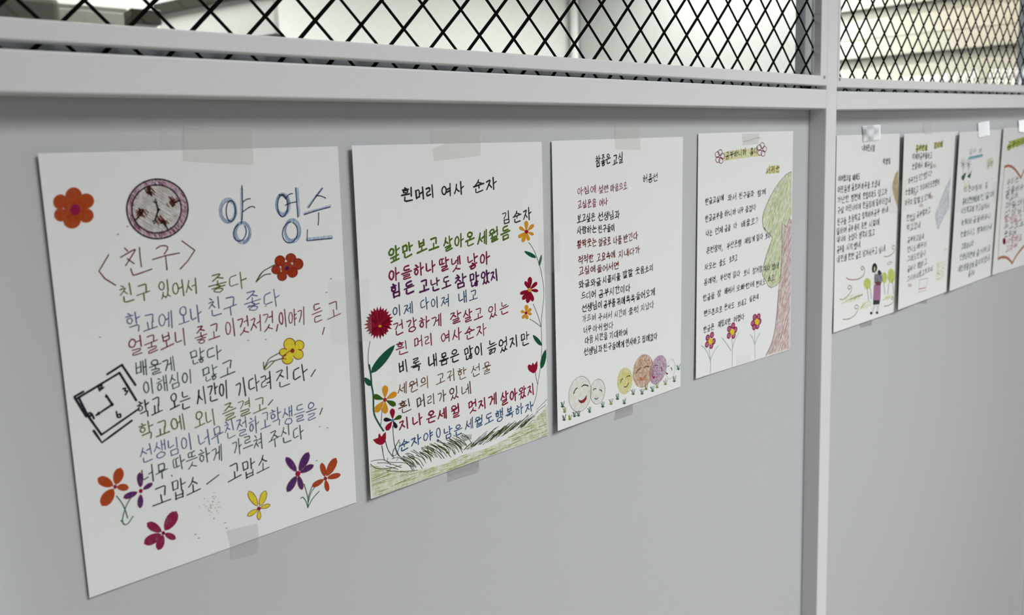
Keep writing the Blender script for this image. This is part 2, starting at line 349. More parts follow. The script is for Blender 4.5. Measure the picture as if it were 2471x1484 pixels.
# ------------------------------------------------------------------ pen-drawn sheets
def homog(q):
    (x0, y0), (x1, y1), (x2, y2), (x3, y3) = q
    dx1, dx2, sx = x1 - x2, x3 - x2, x0 - x1 + x2 - x3
    dy1, dy2, sy = y1 - y2, y3 - y2, y0 - y1 + y2 - y3
    den = dx1 * dy2 - dx2 * dy1
    g = (sx * dy2 - dx2 * sy) / den; h = (dx1 * sy - sx * dy1) / den
    return Matrix(((x1 - x0 + g * x1, x3 - x0 + h * x3, x0), (y1 - y0 + g * y1, y3 - y0 + h * y3, y0), (g, h, 1)))
PW, PH = 210.0, 297.0
class Paper:
    """a sheet on the panel: (u, v) in millimetres from its top left corner; lifts off the wall along its left and lower edges"""
    def __init__(s, quad, left=(1, 1), low=0.5, right=0.3, L=45.0):
        s.Hm = homog(quad); s.Hi = s.Hm.inverted(); s.left = left; s.low = low; s.right = right; s.L = L
    def lift(s, u, v):
        t = max(0, min(1, v / PH)); a = s.left[0] * (1 - t) + s.left[1] * t
        return (a * math.exp(-max(0, u) / s.L) + s.low * math.exp(-max(0, PH - v) / 30.0) + s.right * math.exp(-max(0, PW - u) / 40.0)) / 1000
    def m(s, p):
        q = s.Hi @ Vector((p[0], p[1], 1)); return (q.x / q.z * PW, q.y / q.z * PH)
    def w(s, p, off=0.0):
        q = s.Hm @ Vector((p[0] / PW, p[1] / PH, 1)); return hit(q.x / q.z, q.y / q.z, -(s.lift(*p) + off))
    def sheet(s, root):
        n, k = 36, 50; v = []; f = []
        for off in (0.00065, 0.00035):
            for j in range(k + 1):
                for i in range(n + 1): v.append(s.w((PW * i / n, PH * j / k), off))
        N = (n + 1) * (k + 1)
        for j in range(k):
            for i in range(n):
                a = j * (n + 1) + i
                f.append((a, a + n + 1, a + n + 2, a + 1)); f.append((N + a, N + a + 1, N + a + n + 2, N + a + n + 1))
        for j in range(k):
            for i in (0, n):
                a = j * (n + 1) + i; f.append((a, a + n + 1, N + a + n + 1, N + a) if i else (a, N + a, N + a + n + 1, a + n + 1))
        for i in range(n):
            for j in (0, k):
                a = j * (n + 1) + i; f.append((a, a + 1, N + a + 1, N + a) if not j else (a, N + a, N + a + 1, a + 1))
        link('sheet', v, f, M_PAPER, root, smooth=False)
def smooth(pts, n=5, closed=False):
    P_ = [Vector(p) for p in pts]
    if len(P_) < 3: return pts
    out = []; N = len(P_); R = range(N if closed else N - 1)
    for i in R:
        a, b, c, d = (P_[(i - 1) % N] if closed or i > 0 else P_[0]), P_[i], P_[(i + 1) % N], (P_[(i + 2) % N] if closed or i + 2 < N else P_[-1])
        for k in range(n):
            t = k / n; t2 = t * t; t3 = t2 * t
            q = (b * 2 + (c - a) * t + (a * 2 - b * 5 + c * 4 - d) * t2 + (b * 3 - a - c * 3 + d) * t3) / 2; out.append((q.x, q.y))
    if not closed: out.append(tuple(P_[-1]))
    return out
class Draw:
    def __init__(s, paper): s.p = paper; s.v = []; s.f = []; s.mi = []; s.mats = []
    def _m(s, mat):
        if mat not in s.mats: s.mats.append(mat)
        return s.mats.index(mat)
    def _add(s, pts, faces, mat, layer):
        k = len(s.v); s.v += [s.p.w((max(0.15, min(PW - 0.15, q[0])), max(0.15, min(PH - 0.15, q[1]))), 0.00071 + 0.00005 * layer) for q in pts]
        for f in faces: s.f.append(tuple(i + k for i in f)); s.mi.append(s._m(mat))
    def rib(s, pts, wd, mat, layer=2, closed=False, taper=False):
        """a pen stroke along metric points"""
        q = [Vector(pts[0])]
        for p in list(pts[1:]) + ([pts[0]] if closed else []):
            p = Vector(p); a = q[-1]; dd = (p - a).length
            if dd < 0.02: continue
            n = int(dd / 9) + 1
            for i in range(1, n + 1): q.append(a.lerp(p, i / n))
        if len(q) < 2: q.append(q[0] + Vector((0.15, 0)))
        V = []; N = len(q)
        for i, p in enumerate(q):
            a = q[max(0, i - 1)]; b = q[min(N - 1, i + 1)]
            if closed and i in (0, N - 1): a, b = q[-2], q[1]
            d = (b - a); d = d.normalized() if d.length > 1e-9 else Vector((1, 0))
            h = wd / 2 * (1 if not taper else max(0.15, math.sin(math.pi * (0.12 + 0.88 * i / (N - 1)))))
            h *= random.uniform(.9, 1.1); nn = Vector((-d.y, d.x)); V.append(p + nn * h); V.append(p - nn * h)
        F = [(2 * i, 2 * i + 2, 2 * i + 3, 2 * i + 1) for i in range(N - 1)]
        s._add(V, F, mat, layer)
        if not closed and not taper:
            for e, d0 in ((q[0], q[0] - q[1]), (q[-1], q[-1] - q[-2])):
                if d0.length < 1e-9: continue
                a0 = math.atan2(d0.y, d0.x); r = wd * .52
                s._add([e + Vector((math.cos(a0 + t), math.sin(a0 + t))) * r for t in (-1.57, -.8, 0, .8, 1.57)], [(0, 1, 2, 3, 4)], mat, layer)
    def line(s, px, wd, mat, layer=2, sm=True, closed=False, taper=False):
        if sm: px = smooth(px, 5, closed)
        s.rib([s.p.m(q) for q in px], wd, mat, layer, closed, taper)
    def fillm(s, poly, mat, layer=0, step=1.3):
        N = len(poly); vy = sorted(set(round(q[1], 4) for q in poly)); ys = [vy[0]]
        for y in vy[1:]:
            k = max(1, int((y - ys[-1]) / step))
            if y - ys[-1] > 1e-3:
                y0 = ys[-1]; ys += [y0 + (y - y0) * i / k for i in range(1, k + 1)]
        def edges(y):
            e = []
            for i in range(N):
                a, b = poly[i], poly[(i + 1) % N]
                if (a[1] <= y) != (b[1] <= y): e.append((a, b))
            at = lambda ed, y: ed[0][0] + (ed[1][0] - ed[0][0]) * (y - ed[0][1]) / (ed[1][1] - ed[0][1])
            e.sort(key=lambda ed: at(ed, y)); return e, at
        for y0, y1 in zip(ys, ys[1:]):
            e, at = edges((y0 + y1) / 2)
            for k in range(0, len(e) - 1, 2):
                a0, a1, b0, b1 = at(e[k], y0), at(e[k + 1], y0), at(e[k], y1), at(e[k + 1], y1)
                m_ = int(max(a1 - a0, b1 - b0) / 9) + 1
                s._add([(a0 + (a1 - a0) * j / m_, y0) for j in range(m_ + 1)] + [(b0 + (b1 - b0) * j / m_, y1) for j in range(m_ + 1)],
                       [(j, j + 1, m_ + 2 + j, m_ + 1 + j) for j in range(m_)], mat, layer)
    def fill(s, px, mat, layer=0, sm=False, step=1.3):
        if sm: px = smooth(px, 4, True)
        s.fillm([s.p.m(q) for q in px], mat, layer, step)
    def hatch(s, px, ang, sp, wd, mat, layer=1, jit=1.0, keep=1.0):
        poly = [Vector(s.p.m(q)) for q in px]; a = math.radians(ang); c, sn = math.cos(a), math.sin(a)
        R = [(q.x * c + q.y * sn, -q.x * sn + q.y * c) for q in poly]; y = min(q[1] for q in R) + sp / 2; y1 = max(q[1] for q in R); N = len(R)
        while y < y1:
            xs = []
            for i in range(N):
                p, q = R[i], R[(i + 1) % N]
                if (p[1] <= y) != (q[1] <= y): xs.append(p[0] + (q[0] - p[0]) * (y - p[1]) / (q[1] - p[1]))
            xs.sort()
            for k in range(0, len(xs) - 1, 2):
                x = xs[k] + random.uniform(0, jit)
                while x < xs[k + 1] - 0.5:
                    x2 = min(xs[k + 1] - random.uniform(0, jit * .6), x + random.uniform(6, 28))
                    if x2 - x > .6 and random.random() < keep:
                        ya = y + random.uniform(-.25, .25) * sp; yb = y + random.uniform(-.3, .3) * sp
                        s.rib([(x * c - ya * sn, x * sn + ya * c), ((x + x2) / 2 * c - (ya + yb) / 2 * sn, (x + x2) / 2 * sn + (ya + yb) / 2 * c), (x2 * c - yb * sn, x2 * sn + yb * c)], wd * random.uniform(.6, 1.3), mat, layer, taper=True)
                    x = x2 + random.uniform(.3, 2.0)
            y += sp * random.uniform(.75, 1.25)
    def build(s, name, root, label=None):
        if not s.v: return
        o = link(name, s.v, s.f, s.mats, root, s.mi)
        if label: o['label'] = label
        return o

def arc(cx, cy, rx, ry, a0=0, a1=360, n=16, tilt=0.0):
    t = math.radians(tilt); o = []
    for i in range(n + (0 if abs(a1 - a0) == 360 else 1)):
        a = math.radians(a0 + (a1 - a0) * i / n); x, y = rx * math.cos(a), ry * math.sin(a)
        o.append((cx + x * math.cos(t) - y * math.sin(t), cy + x * math.sin(t) + y * math.cos(t)))
    return o
def zz(x0, y0, k, pts): return [(x0 + x * k, y0 + y * k) for x, y in pts]

# ------------------------------------------------------------------ Hangul strokes: each letter is a set of pen strokes in a unit box
O = arc(.5, .5, .46, .48, -95, 250, 11)
CJ = {
 'ㄱ': [[(.05, .12), (.92, .06), (.82, .5), (.4, 1)]], 'ㄱb': [[(.05, .1), (.95, .02), (.9, .5), (.85, 1)]],
 'ㄴ': [[(.1, 0), (.08, .92), (1, .8)]], 'ㄷ': [[(.9, .04), (.1, .1), (.06, .92), (1, .82)]],
 'ㄹ': [[(.05, .06), (.9, 0), (.85, .42), (.1, .52), (.06, .96), (1, .86)]],
 'ㅁ': [[(.12, .08), (.16, .98)], [(.12, .1), (.92, 0), (.88, .9)], [(.16, .95), (.9, .86)]],
 'ㅂ': [[(.12, .0), (.15, 1)], [(.88, -.05), (.86, .92)], [(.13, .48), (.88, .4)], [(.14, .97), (.87, .9)]],
 'ㅅ': [[(.55, 0), (.4, .5), (0, 1)], [(.42, .42), (.65, .65), (1, .88)]],
 'ㅇ': [O], 'ㅈ': [[(.08, .1), (.9, .02), (.5, .5), (0, 1)], [(.48, .48), (1, .9)]],
 'ㅊ': [[(.3, -.08), (.6, .1)], [(.05, .36), (.92, .26), (.5, .62), (.0, 1.02)], [(.5, .62), (.98, .98)]],
 'ㅋ': [[(.05, .1), (.9, .04), (.8, .5), (.4, 1)], [(.05, .52), (.8, .42)]],
 'ㅌ': [[(.9, .02), (.1, .08), (.06, .95), (1, .86)], [(.1, .5), (.85, .42)]],
 'ㅍ': [[(.02, .1), (.98, 0)], [(.3, .1), (.36, .85)], [(.7, .05), (.62, .82)], [(0, .98), (1, .86)]],
 'ㅎ': [[(.38, -.1), (.64, .06)], [(.02, .3), (1, .2)], arc(.5, .72, .34, .3, -95, 255, 10)],
}
for a, b in (('ㄲ', 'ㄱ'), ('ㄸ', 'ㄷ'), ('ㅃ', 'ㅂ'), ('ㅆ', 'ㅅ'), ('ㅉ', 'ㅈ')):
    CJ[a] = [[(x * .46, y) for x, y in st] for st in CJ[b]] + [[(.52 + x * .48, y) for x, y in st] for st in CJ[b]]
def pair(a, b): return [[(x * .46, y) for x, y in st] for st in CJ[a]] + [[(.54 + x * .46, y) for x, y in st] for st in CJ[b]]
FIN = ['', 'ㄱ', 'ㄲ', 'ㄱㅅ', 'ㄴ', 'ㄴㅈ', 'ㄴㅎ', 'ㄷ', 'ㄹ', 'ㄹㄱ', 'ㄹㅁ', 'ㄹㅂ', 'ㄹㅅ', 'ㄹㅌ', 'ㄹㅍ', 'ㄹㅎ', 'ㅁ', 'ㅂ', 'ㅂㅅ', 'ㅅ', 'ㅆ', 'ㅇ', 'ㅈ', 'ㅊ', 'ㅋ', 'ㅌ', 'ㅍ', 'ㅎ']
INI = 'ㄱㄲㄴㄷㄸㄹㅁㅂㅃㅅㅆㅇㅈㅉㅊㅋㅌㅍㅎ'
VOW = ['ㅏ', 'ㅐ', 'ㅑ', 'ㅒ', 'ㅓ', 'ㅔ', 'ㅕ', 'ㅖ', 'ㅗ', 'ㅗㅏ', 'ㅗㅐ', 'ㅗㅣ', 'ㅛ', 'ㅜ', 'ㅜㅓ', 'ㅜㅔ', 'ㅜㅣ', 'ㅠ', 'ㅡ', 'ㅡㅣ', 'ㅣ']
VV = {'ㅣ': [[(.5, 0), (.55, 1)]], 'ㅏ': [[(.4, 0), (.45, 1)], [(.43, .52), (1, .42)]], 'ㅑ': [[(.4, 0), (.45, 1)], [(.43, .38), (.95, .3)], [(.43, .62), (1, .54)]],
 'ㅓ': [[(.75, 0), (.8, 1)], [(.1, .5), (.77, .42)]], 'ㅕ': [[(.75, 0), (.8, 1)], [(.1, .4), (.77, .32)], [(.1, .62), (.77, .55)]],
 'ㅐ': [[(.3, .05), (.33, .95)], [(.78, 0), (.82, 1)], [(.31, .5), (.8, .44)]], 'ㅔ': [[(.45, .08), (.48, .92)], [(.85, 0), (.9, 1)], [(-.05, .5), (.46, .42)]],
 'ㅒ': [[(.3, .05), (.33, .95)], [(.78, 0), (.82, 1)], [(.31, .4), (.8, .35)], [(.31, .6), (.8, .55)]], 'ㅖ': [[(.45, .08), (.48, .92)], [(.85, 0), (.9, 1)], [(0, .4), (.46, .34)], [(0, .6), (.46, .54)]],
 'ㅗ': [[(.5, .0), (.5, .75)], [(0, .85), (1, .7)]], 'ㅛ': [[(.33, .05), (.34, .78)], [(.66, .0), (.64, .74)], [(0, .88), (1, .72)]],
 'ㅜ': [[(0, .25), (1, .05)], [(.52, .2), (.52, 1)]], 'ㅠ': [[(0, .25), (1, .05)], [(.34, .2), (.3, 1)], [(.66, .15), (.68, .95)]], 'ㅡ': [[(0, .55), (1, .4)]]}
PUN = {',': (.35, [[(.6, .75), (.1, 1.1)]]), '.': (.3, [[(.4, .85), (.45, .9)]]), '!': (.55, [arc(.5, .35, .4, .42, 0, 360, 12), [(.5, 1), (.56, 1.04)]]),
 '?': (.7, [[(.1, .2), (.4, -.05), (.8, .15), (.7, .45), (.4, .6), (.4, .8)], [(.4, 1), (.43, 1.03)]]), '-': (.8, [[(0, .62), (1, .38)]]), '~': (.8, [[(0, .6), (.3, .45), (.6, .55), (1, .4)]]),
 '1': (.35, [[(.5, 0), (.5, 1)]]), '2': (.5, [[(.1, .2), (.5, 0), (.9, .25), (.1, 1), (1, .95)]]), '3': (.5, [[(.1, .05), (.8, .1), (.4, .45), (.9, .7), (.1, .98)]]),
 '6': (.5, [[(.7, 0), (.15, .6), (.4, 1), (.8, .75), (.2, .6)]]), '9': (.5, [[(.8, .25), (.4, 0), (.15, .3), (.7, .4), (.8, .2), (.75, 1)]])}
def put(st, box, out):
    x0, y0, x1, y1 = box
    for s_ in st: out.append([(x0 + x * (x1 - x0), y0 + y * (y1 - y0)) for x, y in s_])
def syl(ch):
    if ch in PUN: return PUN[ch]
    c = ord(ch) - 0xAC00; i, v, t = INI[c // 588], VOW[(c % 588) // 28], FIN[c % 28]; out = []
    hor = v[0] in 'ㅗㅛㅜㅠㅡ'; two = len(v) == 2; F = bool(t)
    if not hor: cb, vb = ((0, .02, .5, .52), (.5, -.04, 1, .6)) if F else ((0, .12, .5, .82), (.5, 0, 1, 1)); put(CJ[i], cb, out); put(VV[v], vb, out)
    elif not two: cb, vb = ((.2, 0, .8, .36), (0, .36, 1, .64)) if F else ((.18, .02, .82, .5), (0, .46, 1, 1)); put(CJ['ㄱb' if i == 'ㄱ' else i], cb, out); put(VV[v], vb, out)
    else:
        if F: cb, vb, wb = (.05, 0, .58, .32), (0, .32, .62, .6), (.55, -.04, 1, .62)
        else: cb, vb, wb = (.05, .05, .55, .45), (0, .44, .64, .86), (.55, 0, 1, 1)
        put(CJ[i], cb, out); put(VV[v[0]], vb, out); put(VV[v[1]], wb, out)
    if F:
        st = CJ['ㄱb' if t == 'ㄱ' else t] if len(t) == 1 else pair(t[0], t[1])
        put(st, (.15, .66, .9, 1.02), out)
    return 1.0, out
def word(d, text, x0, y0, x1, y1, h, mat, pen, layer=2, jit=1.0, gap=.16):
    A = Vector(d.p.m((x0, y0))); B = Vector(d.p.m((x1, y1))); dr = (B - A)
    xm, ym = (x0 + x1) / 2, (y0 + y1) / 2; hm = d.p.m((xm, ym + h / 2))[1] - d.p.m((xm, ym - h / 2))[1]
    g = [syl(c) for c in text]; tot = sum(k[0] for k in g) + gap * (len(g) - 1); x = 0
    L_ = dr.length; u = dr.normalized() if L_ > 0 else Vector((1, 0))
    for wg, st in g:
        wd = wg / tot * L_; rr = math.radians(random.uniform(-3, 3) * jit); c, sn = math.cos(rr), math.sin(rr)
        oy = random.uniform(-.05, .05) * hm * jit; sc = random.uniform(.92, 1.06)
        for s_ in st:
            pts = []
            for (px_, py_) in s_:
                px_ += random.uniform(-.025, .025) * jit; py_ += random.uniform(-.025, .025) * jit
                q = Vector(((px_ - .5) * wd, (py_ - .5) * hm * sc)); q = Vector((q.x * c - q.y * sn, q.x * sn + q.y * c))
                base = A + u * (x + wd / 2); pts.append((base.x + q.x, base.y + q.y + oy + q.x * u.y - q.x * .10))
            if len(pts) > 2:   # round the corners slightly
                r = [pts[0]]
                for a, b, e in zip(pts, pts[1:], pts[2:]):
                    r += [(b[0] + (a[0] - b[0]) * .18, b[1] + (a[1] - b[1]) * .18), (b[0] + (e[0] - b[0]) * .18, b[1] + (e[1] - b[1]) * .18)]
                pts = r + [pts[-1]]
            d.rib(pts, pen * PENK * random.uniform(.85, 1.15), mat, layer)
        x += wd + gap / tot * L_
def text(root, paper, rgb, pen, h, spec, label=None, kind='pen', jit=1.0, gap=.16):
    """spec: 'word x0 y0 x1 y1; word ...' with the middle height of each word's ends in the photograph"""
    d = Draw(paper)
    for it in spec.split(';'):
        t = it.split()
        if len(t) == 5: word(d, t[0], *map(float, t[1:]), h, ink(rgb, kind), pen, 3, jit, gap)
    return d.build('handwriting', root, label)
def petal(d, c, t, wr, fillm, linem, lw=.55, layer=1, blunt=1.2, inner=0.0):
    """a petal from the heart c to the tip t (pixels); wr = width / length"""
    C, T = Vector(c), Vector(t); C = C.lerp(T, inner); D = T - C; n = Vector((-D.y, D.x)) * wr / 2; o = []
    for k in range(9):
        s_ = k / 8; o.append(C + D * s_ + n * math.sin(math.pi * s_ ** blunt) ** .5)
    o += [C + D * s_ - n * math.sin(math.pi * s_ ** blunt) ** .5 for s_ in [k / 8 for k in range(7, 0, -1)]]
    o = [(q.x, q.y) for q in o]
    if fillm: d.fill(o, fillm, layer)
    if linem: d.line(o, lw, linem, layer + 1, False, True)
def dot(d, c, r, mat, layer=5): d.fill(arc(c[0], c[1], r, r * 1.1, n=12), mat, layer, step=.5)
def flower(root, paper, c, tips, wr, fills, linec, heart, hr, name='flower_drawing', label=None, lw=.5, inner=.12, kind='crayon', blunt=1.2):
    d = Draw(paper)
    for i, t in enumerate(tips):
        f = fills[i % len(fills)] if isinstance(fills, list) else fills
        petal(d, c, t, wr, ink(f, kind), ink(linec or f), lw, 1, blunt, inner)
    if heart: dot(d, c, hr, ink(heart))
    return d.build(name, root, label)

# ------------------------------------------------------------------ sheet 1
def poster(quad, label, **k):
    p = Paper(quad, **k); bc = p.w((PW / 2, PH), .0005)
    return p, empty('poem_sheet', bc, label, 'paper', 'handwritten poem sheets taped along the panel')
p, R_ = poster([(91, 370), (815, 353), (860, 1212), (216, 1443)], 'large poem sheet nearest the viewer with a round clock, a square clock and orange flowers', left=(2.6, 1.6), low=.4)
p.sheet(R_)
BR = (112, 52, 56); GN = (98, 112, 45); BL_ = (78, 100, 142); RD = (128, 38, 54); DG = (62, 84, 76); BK = (44, 40, 56)
d = Draw(p); k_ = ink(BR)
for s_ in ([(262, 615), (239, 654), (253, 672), (279, 688)], [(439, 581), (469, 603)], [(470, 604), (453, 630), (435, 649)]): d.line(s_, .85, k_, 3, False)

Z1 = lambda pts: zz(80, 340, .2426, pts)
for s_ in ([(910, 1065), (940, 1095)], [(870, 1158), (1010, 1080), (990, 1130), (920, 1240)], [(938, 1172), (1005, 1220)], [(1058, 1060), (1065, 1160), (1078, 1250)], [(972, 1272), (990, 1322), (1015, 1332), (1180, 1275)],
           [(1225, 1072), (1270, 1045), (1325, 1045), (1338, 1070), (1305, 1125)], [(1188, 1180), (1320, 1140), (1455, 1115)], [(1318, 1145), (1332, 1282)]):
    d.line(Z1(s_), .85, k_, 3, len(s_) > 3)
d.build('handwriting', R_, 'brown title in pointed brackets')
d = Draw(p); lb = ink((160, 184, 214), 'pencil')
for cx, cy, rx, ry in ((551, 509, 18, 26), (585, 561, 17, 23), (683, 494, 15, 24), (706, 556, 17, 25)):
    for k in range(7):
        f = .86 + .055 * k; d.rib([p.m(q) for q in arc(cx + random.uniform(-1, 1), cy + random.uniform(-1, 1), rx * f, ry * f, random.uniform(0, 90), random.uniform(400, 450), 26)], .75, lb, 0)
d.line([(583, 455), (583, 530)], 2, lb, 0, False); d.line([(718, 455), (722, 520)], 2, lb, 0, False); d.line([(776, 456), (743, 500)], 2, lb, 0, False); d.line([(735, 515), (797, 497)], 2, lb, 0, False); d.line([(742, 578), (800, 572)], 3, lb, 0, False)
k_ = ink((48, 52, 82))
for s_, cl in ((arc(557, 509, 11, 25), 1), ([(584, 448), (585.5, 490), (585, 515), (582.5, 539)], 0), ([(587, 487), (595, 481), (604, 479.5)], 0), ([(585, 512), (600, 501), (610, 498), (615, 501)], 0), (arc(579, 561, 15, 21, -60, 240, 16, 12), 0),
           (arc(682, 496, 12, 27), 1), ([(673, 470), (682, 472), (690, 480)], 0), ([(713.5, 453), (716, 485), (719, 524)], 0), ([(692, 476), (698, 469), (706, 467)], 0), ([(689, 495), (700, 490), (715, 487)], 0), (arc(700, 561, 18, 25, -80, 265, 18, 8), 0),
           ([(778.5, 454), (762, 475), (745, 501)], 0), ([(763, 472), (775, 473), (786, 478)], 0), ([(734, 518), (765, 508), (796.5, 499.6)], 0), ([(769, 513.5), (769, 530), (767.6, 543)], 0)):
    d.line(s_, .8, k_, 3, True, bool(cl))
d.line([(742, 554.7), (741, 581), (770, 578), (801, 575)], .8, k_, 3, False)
d.build('handwriting', R_, 'writer\'s name in large blue shaded letters')
GAP = .16; PENK = .80
T = lambda rgb, pen, h, spec, label=None, jit=1.0: text(R_, p, rgb, pen, h, spec, label, 'pen', jit, GAP)
T(GN, 1.1, 42, '친구 291 711 362 705;있어서 384 700 476 692;좋다 504 684 594 676', 'olive green handwritten line')
T(BL_, 1.0, 44, '학교에 305 781 416 771;오나 430 764 485 757;친구 504 744 571 736;좋다 589 728 675 718', 'blue handwritten line')
T(RD, 1.05, 42, '얼굴보니 312 840 452 812;좋고 471 808 530 798;이것저것, 544 794 673 771;이야기 674 772 738 762;듣 753 758 778 754;고 789 752 821 746;, 776 782 786 780', 'dark red handwritten line')
T(DG, 1.0, 35, '배울게 327 890 421 878;많다 459 862 534 849', 'dark green handwritten line')
T(DG, 1.0, 37, '이해심이 346 937 466 908;많고 489 903 566 884')
T(BK, 1.2, 42, '학교 333 992 391 978;오는 409 972 458 962;시간이 475 957 552 939;기다려 570 938 655 916;진다 667 915 741 896', 'black handwritten line')
T(GN, 1.05, 40, '학교에 336 1043 445 1020;오니 469 1014 521 1004;즐결고 537 998 642 972', 'olive green handwritten line')
T(BL_, 1.0, 42, '선생님이 339 1099 465 1064;너무 479 1062 538 1045;친절하고 543 1040 652 1014;학생들을 653 1012 763 988', 'blue handwritten line')
T(DG, 1.05, 38, '너무 343 1150 404 1134;. 411 1134 416 1133;따뜻하게 418 1120 536 1090;가르쳐 561 1080 634 1063;주신다 649 1060 732 1040', 'dark green handwritten line')
T(BK, 1.15, 44, '고 368 1201 410 1191;맙 415 1181 447 1175;소 450 1175 482 1165', 'black handwritten line')
T(BK, 1.15, 44, '고맙소 550 1143 649 1114')
d = Draw(p)
for s_ in ([(499, 1168), (528, 1146)], [(761, 892), (751, 908)], [(658, 965), (648, 977)], [(778, 985), (772, 1000)]):
    d = Draw(p); d.line(s_, .95, ink(BK), 3, False); d.build('pen_dash', R_)
# round clock
d = Draw(p); c0, c1 = (380, 504), (378, 504)
ring = arc(380, 504, 73, 71, n=40); inn = arc(378, 504, 59, 58, n=40)
pm = [p.m(q) for q in ring]; qm = [p.m(q) for q in inn]
for i in range(40):
    j = (i + 1) % 40; d._add([pm[i], pm[j], qm[j], qm[i]], [(0, 1, 2, 3)], ink((186, 138, 160), 'pencil'), 0)
for i in range(90):
    a = random.uniform(0, 6.28); rr = random.uniform(.84, .97); cx, cy = 380 + 72 * rr * math.cos(a), 504 + 70 * rr * math.sin(a)
    d.line([(cx - 5, cy - 5), (cx + 5, cy + 4)], .5, ink((130, 62, 98) if i % 3 else (120, 48, 80), 'pencil'), 1, False)
d.fill(arc(378, 504, 58, 57, n=30), ink((172, 158, 152), 'wash'), 0); d.hatch(arc(378, 504, 57, 56, n=30), 38, 1.6, .7, ink((176, 158, 150), 'pencil'), 1)
for cx, cy, a in ((361, 462, 0), (416, 488, 1), (393, 534, 2), (338, 513, 3)):
    for i in range(26):
        x, y = cx + random.gauss(0, 5.5), cy + random.gauss(0, 5); d.line([(x - 3, y - 4), (x + 3, y + 4)], .7, ink((112, 62, 50), 'crayon'), 2, False)
for s_ in ([(359, 451), (362, 464), (366, 473)], [(354, 465), (366, 463)], [(434, 483), (421, 490)], [(414, 484), (421, 490), (418, 498)], [(406, 554), (396, 538), (391, 532)], [(388, 539), (398, 534)], [(327, 531), (338, 520), (343, 513)], arc(341, 510, 4, 5)):
    d.line(s_, .9, ink((44, 28, 34)), 4, False)
lc = ink((52, 34, 62))
d.line(arc(380, 504, 74, 72, n=26), 1.0, lc, 4, True, True); d.line(arc(378, 504, 59.5, 58, n=26), .9, lc, 4, True, True)
for s_ in ([(376, 487), (382.5, 506)], [(382.5, 506), (374.5, 531)]): d.line(s_, 1.1, ink((24, 22, 40)), 5, False)
for s_ in ([(375, 480), (379, 488), (371, 488)], [(373, 540), (369, 532), (378, 534)]): d.line(s_, .9, ink((24, 22, 40)), 5, False, True)
dot(d, (382.5, 506), 3.6, ink((24, 22, 40)))
d.build('clock_drawing', R_, 'round clock drawing with a purple rim')
# square clock
d = Draw(p); k_ = ink((40, 34, 50))
for s_ in ([(259, 903), (295, 880)], [(296, 883), (327, 929)], [(288.5, 899.5), (187, 961)], [(288.5, 899.5), (329, 966)], [(190, 959), (210.5, 1000.6), (245, 1049)], [(245, 1049), (335, 986.5)], [(201, 945), (180, 957)], [(181, 960), (208, 1005)], [(226, 1039), (246, 1068), (318, 1015)]):
    d.line(s_, 1.5, k_, 3, False)
for s_ in ([(257, 955), (271, 976)], [(271, 976), (233, 1001.6)]): d.line(s_, 1.5, k_, 3, False)
for s_ in ([(255, 950), (262, 957), (253, 960)], [(230, 1003), (238, 992), (242, 1001)]): d.fill(s_, k_, 4, step=.4)
dot(d, (271, 976), 4, k_)
for s_ in ([(237, 931), (241, 943)], [(240, 931), (246, 930), (243, 940), (250, 935)], [(297, 938), (303, 937), (302, 943), (308, 944), (303, 952)], [(281, 993), (284, 1006), (291, 1006), (290, 999), (284, 1002)], [(222, 999), (216, 996), (213, 1002), (219, 1004), (221, 998), (227, 1010)]):
    d.line(s_, 1.2, k_, 4, True)
d.build('clock_drawing', R_, 'square clock drawing in black lines')
OR = (176, 72, 34); ORL = (196, 96, 50); PU = (82, 44, 104); YE = (226, 208, 62); MG = (142, 36, 76)
def lobed(root, p, c, lobes, fill, linec, heart, hr, mid, label, lw=.7, kind='crayon', extra=None, name='flower_drawing'):
    d = Draw(p)
    d.fill(arc(c[0], c[1], mid, mid * 1.05, n=16), ink(fill, kind), 0)
    for i, (x, y, r, r2) in enumerate(lobes):
        d.fill(arc(x, y, r, r2, n=18), ink(fill, kind), 1 + i % 3); a = math.degrees(math.atan2(y - c[1], x - c[0]))
        d.line(arc(x, y, r, r2, a - 125, a + 125, 14), lw, ink(linec), 4, False)
    if heart: dot(d, c, hr, ink(heart), 6)
    if extra: extra(d)
    return d.build(name, root, label)
lobed(R_, p, (182, 506), [(178, 473, 19, 20), (208, 485, 18, 17), (208, 520, 17, 16), (174, 532, 20, 18), (147, 518, 15, 15), (146, 487, 16, 17)], OR, (186, 88, 44), (150, 32, 76), 12, 28, 'orange six-petalled flower at the upper left')
def ex(d):
    for s_ in ([(665, 638), (650, 646), (634, 656), (618, 680)], [(653, 661), (637, 664), (618, 680)], [(634, 656), (627, 664), (618, 680)]): d.line(s_, .9, ink((88, 98, 42)), 1)
lobed(R_, p, (693, 647), [(676, 630, 12, 13), (702, 623, 12, 11), (719, 637, 12.5, 13), (706, 657, 12, 12), (681, 666, 11, 11), (667, 651, 11, 10)], (158, 54, 26), (140, 50, 34), (84, 28, 88), 4.5, 15, 'red-brown flower with a green leaf', extra=ex)
def ex(d):
    for s_ in ([(676, 851), (662, 858), (648, 868), (638, 889)], [(684, 864), (664, 870), (650, 874), (638, 890)], [(662, 872), (640, 892), (636, 874)]): d.line(s_, .8, ink((88, 98, 42)), 4)
    d.line([(704, 845), (692, 852), (683, 864), (690, 866)], .6, ink((140, 60, 40)), 5)
lobed(R_, p, (706, 846), [(699, 831, 14, 15), (722, 833, 12, 12), (720, 855, 12, 12), (694, 866, 13, 12.5), (684, 850, 10, 9)], YE, (146, 66, 42), (146, 52, 40), 5, 15, 'yellow five-petalled flower with a green leaf', lw=.6, kind='marker', extra=ex)
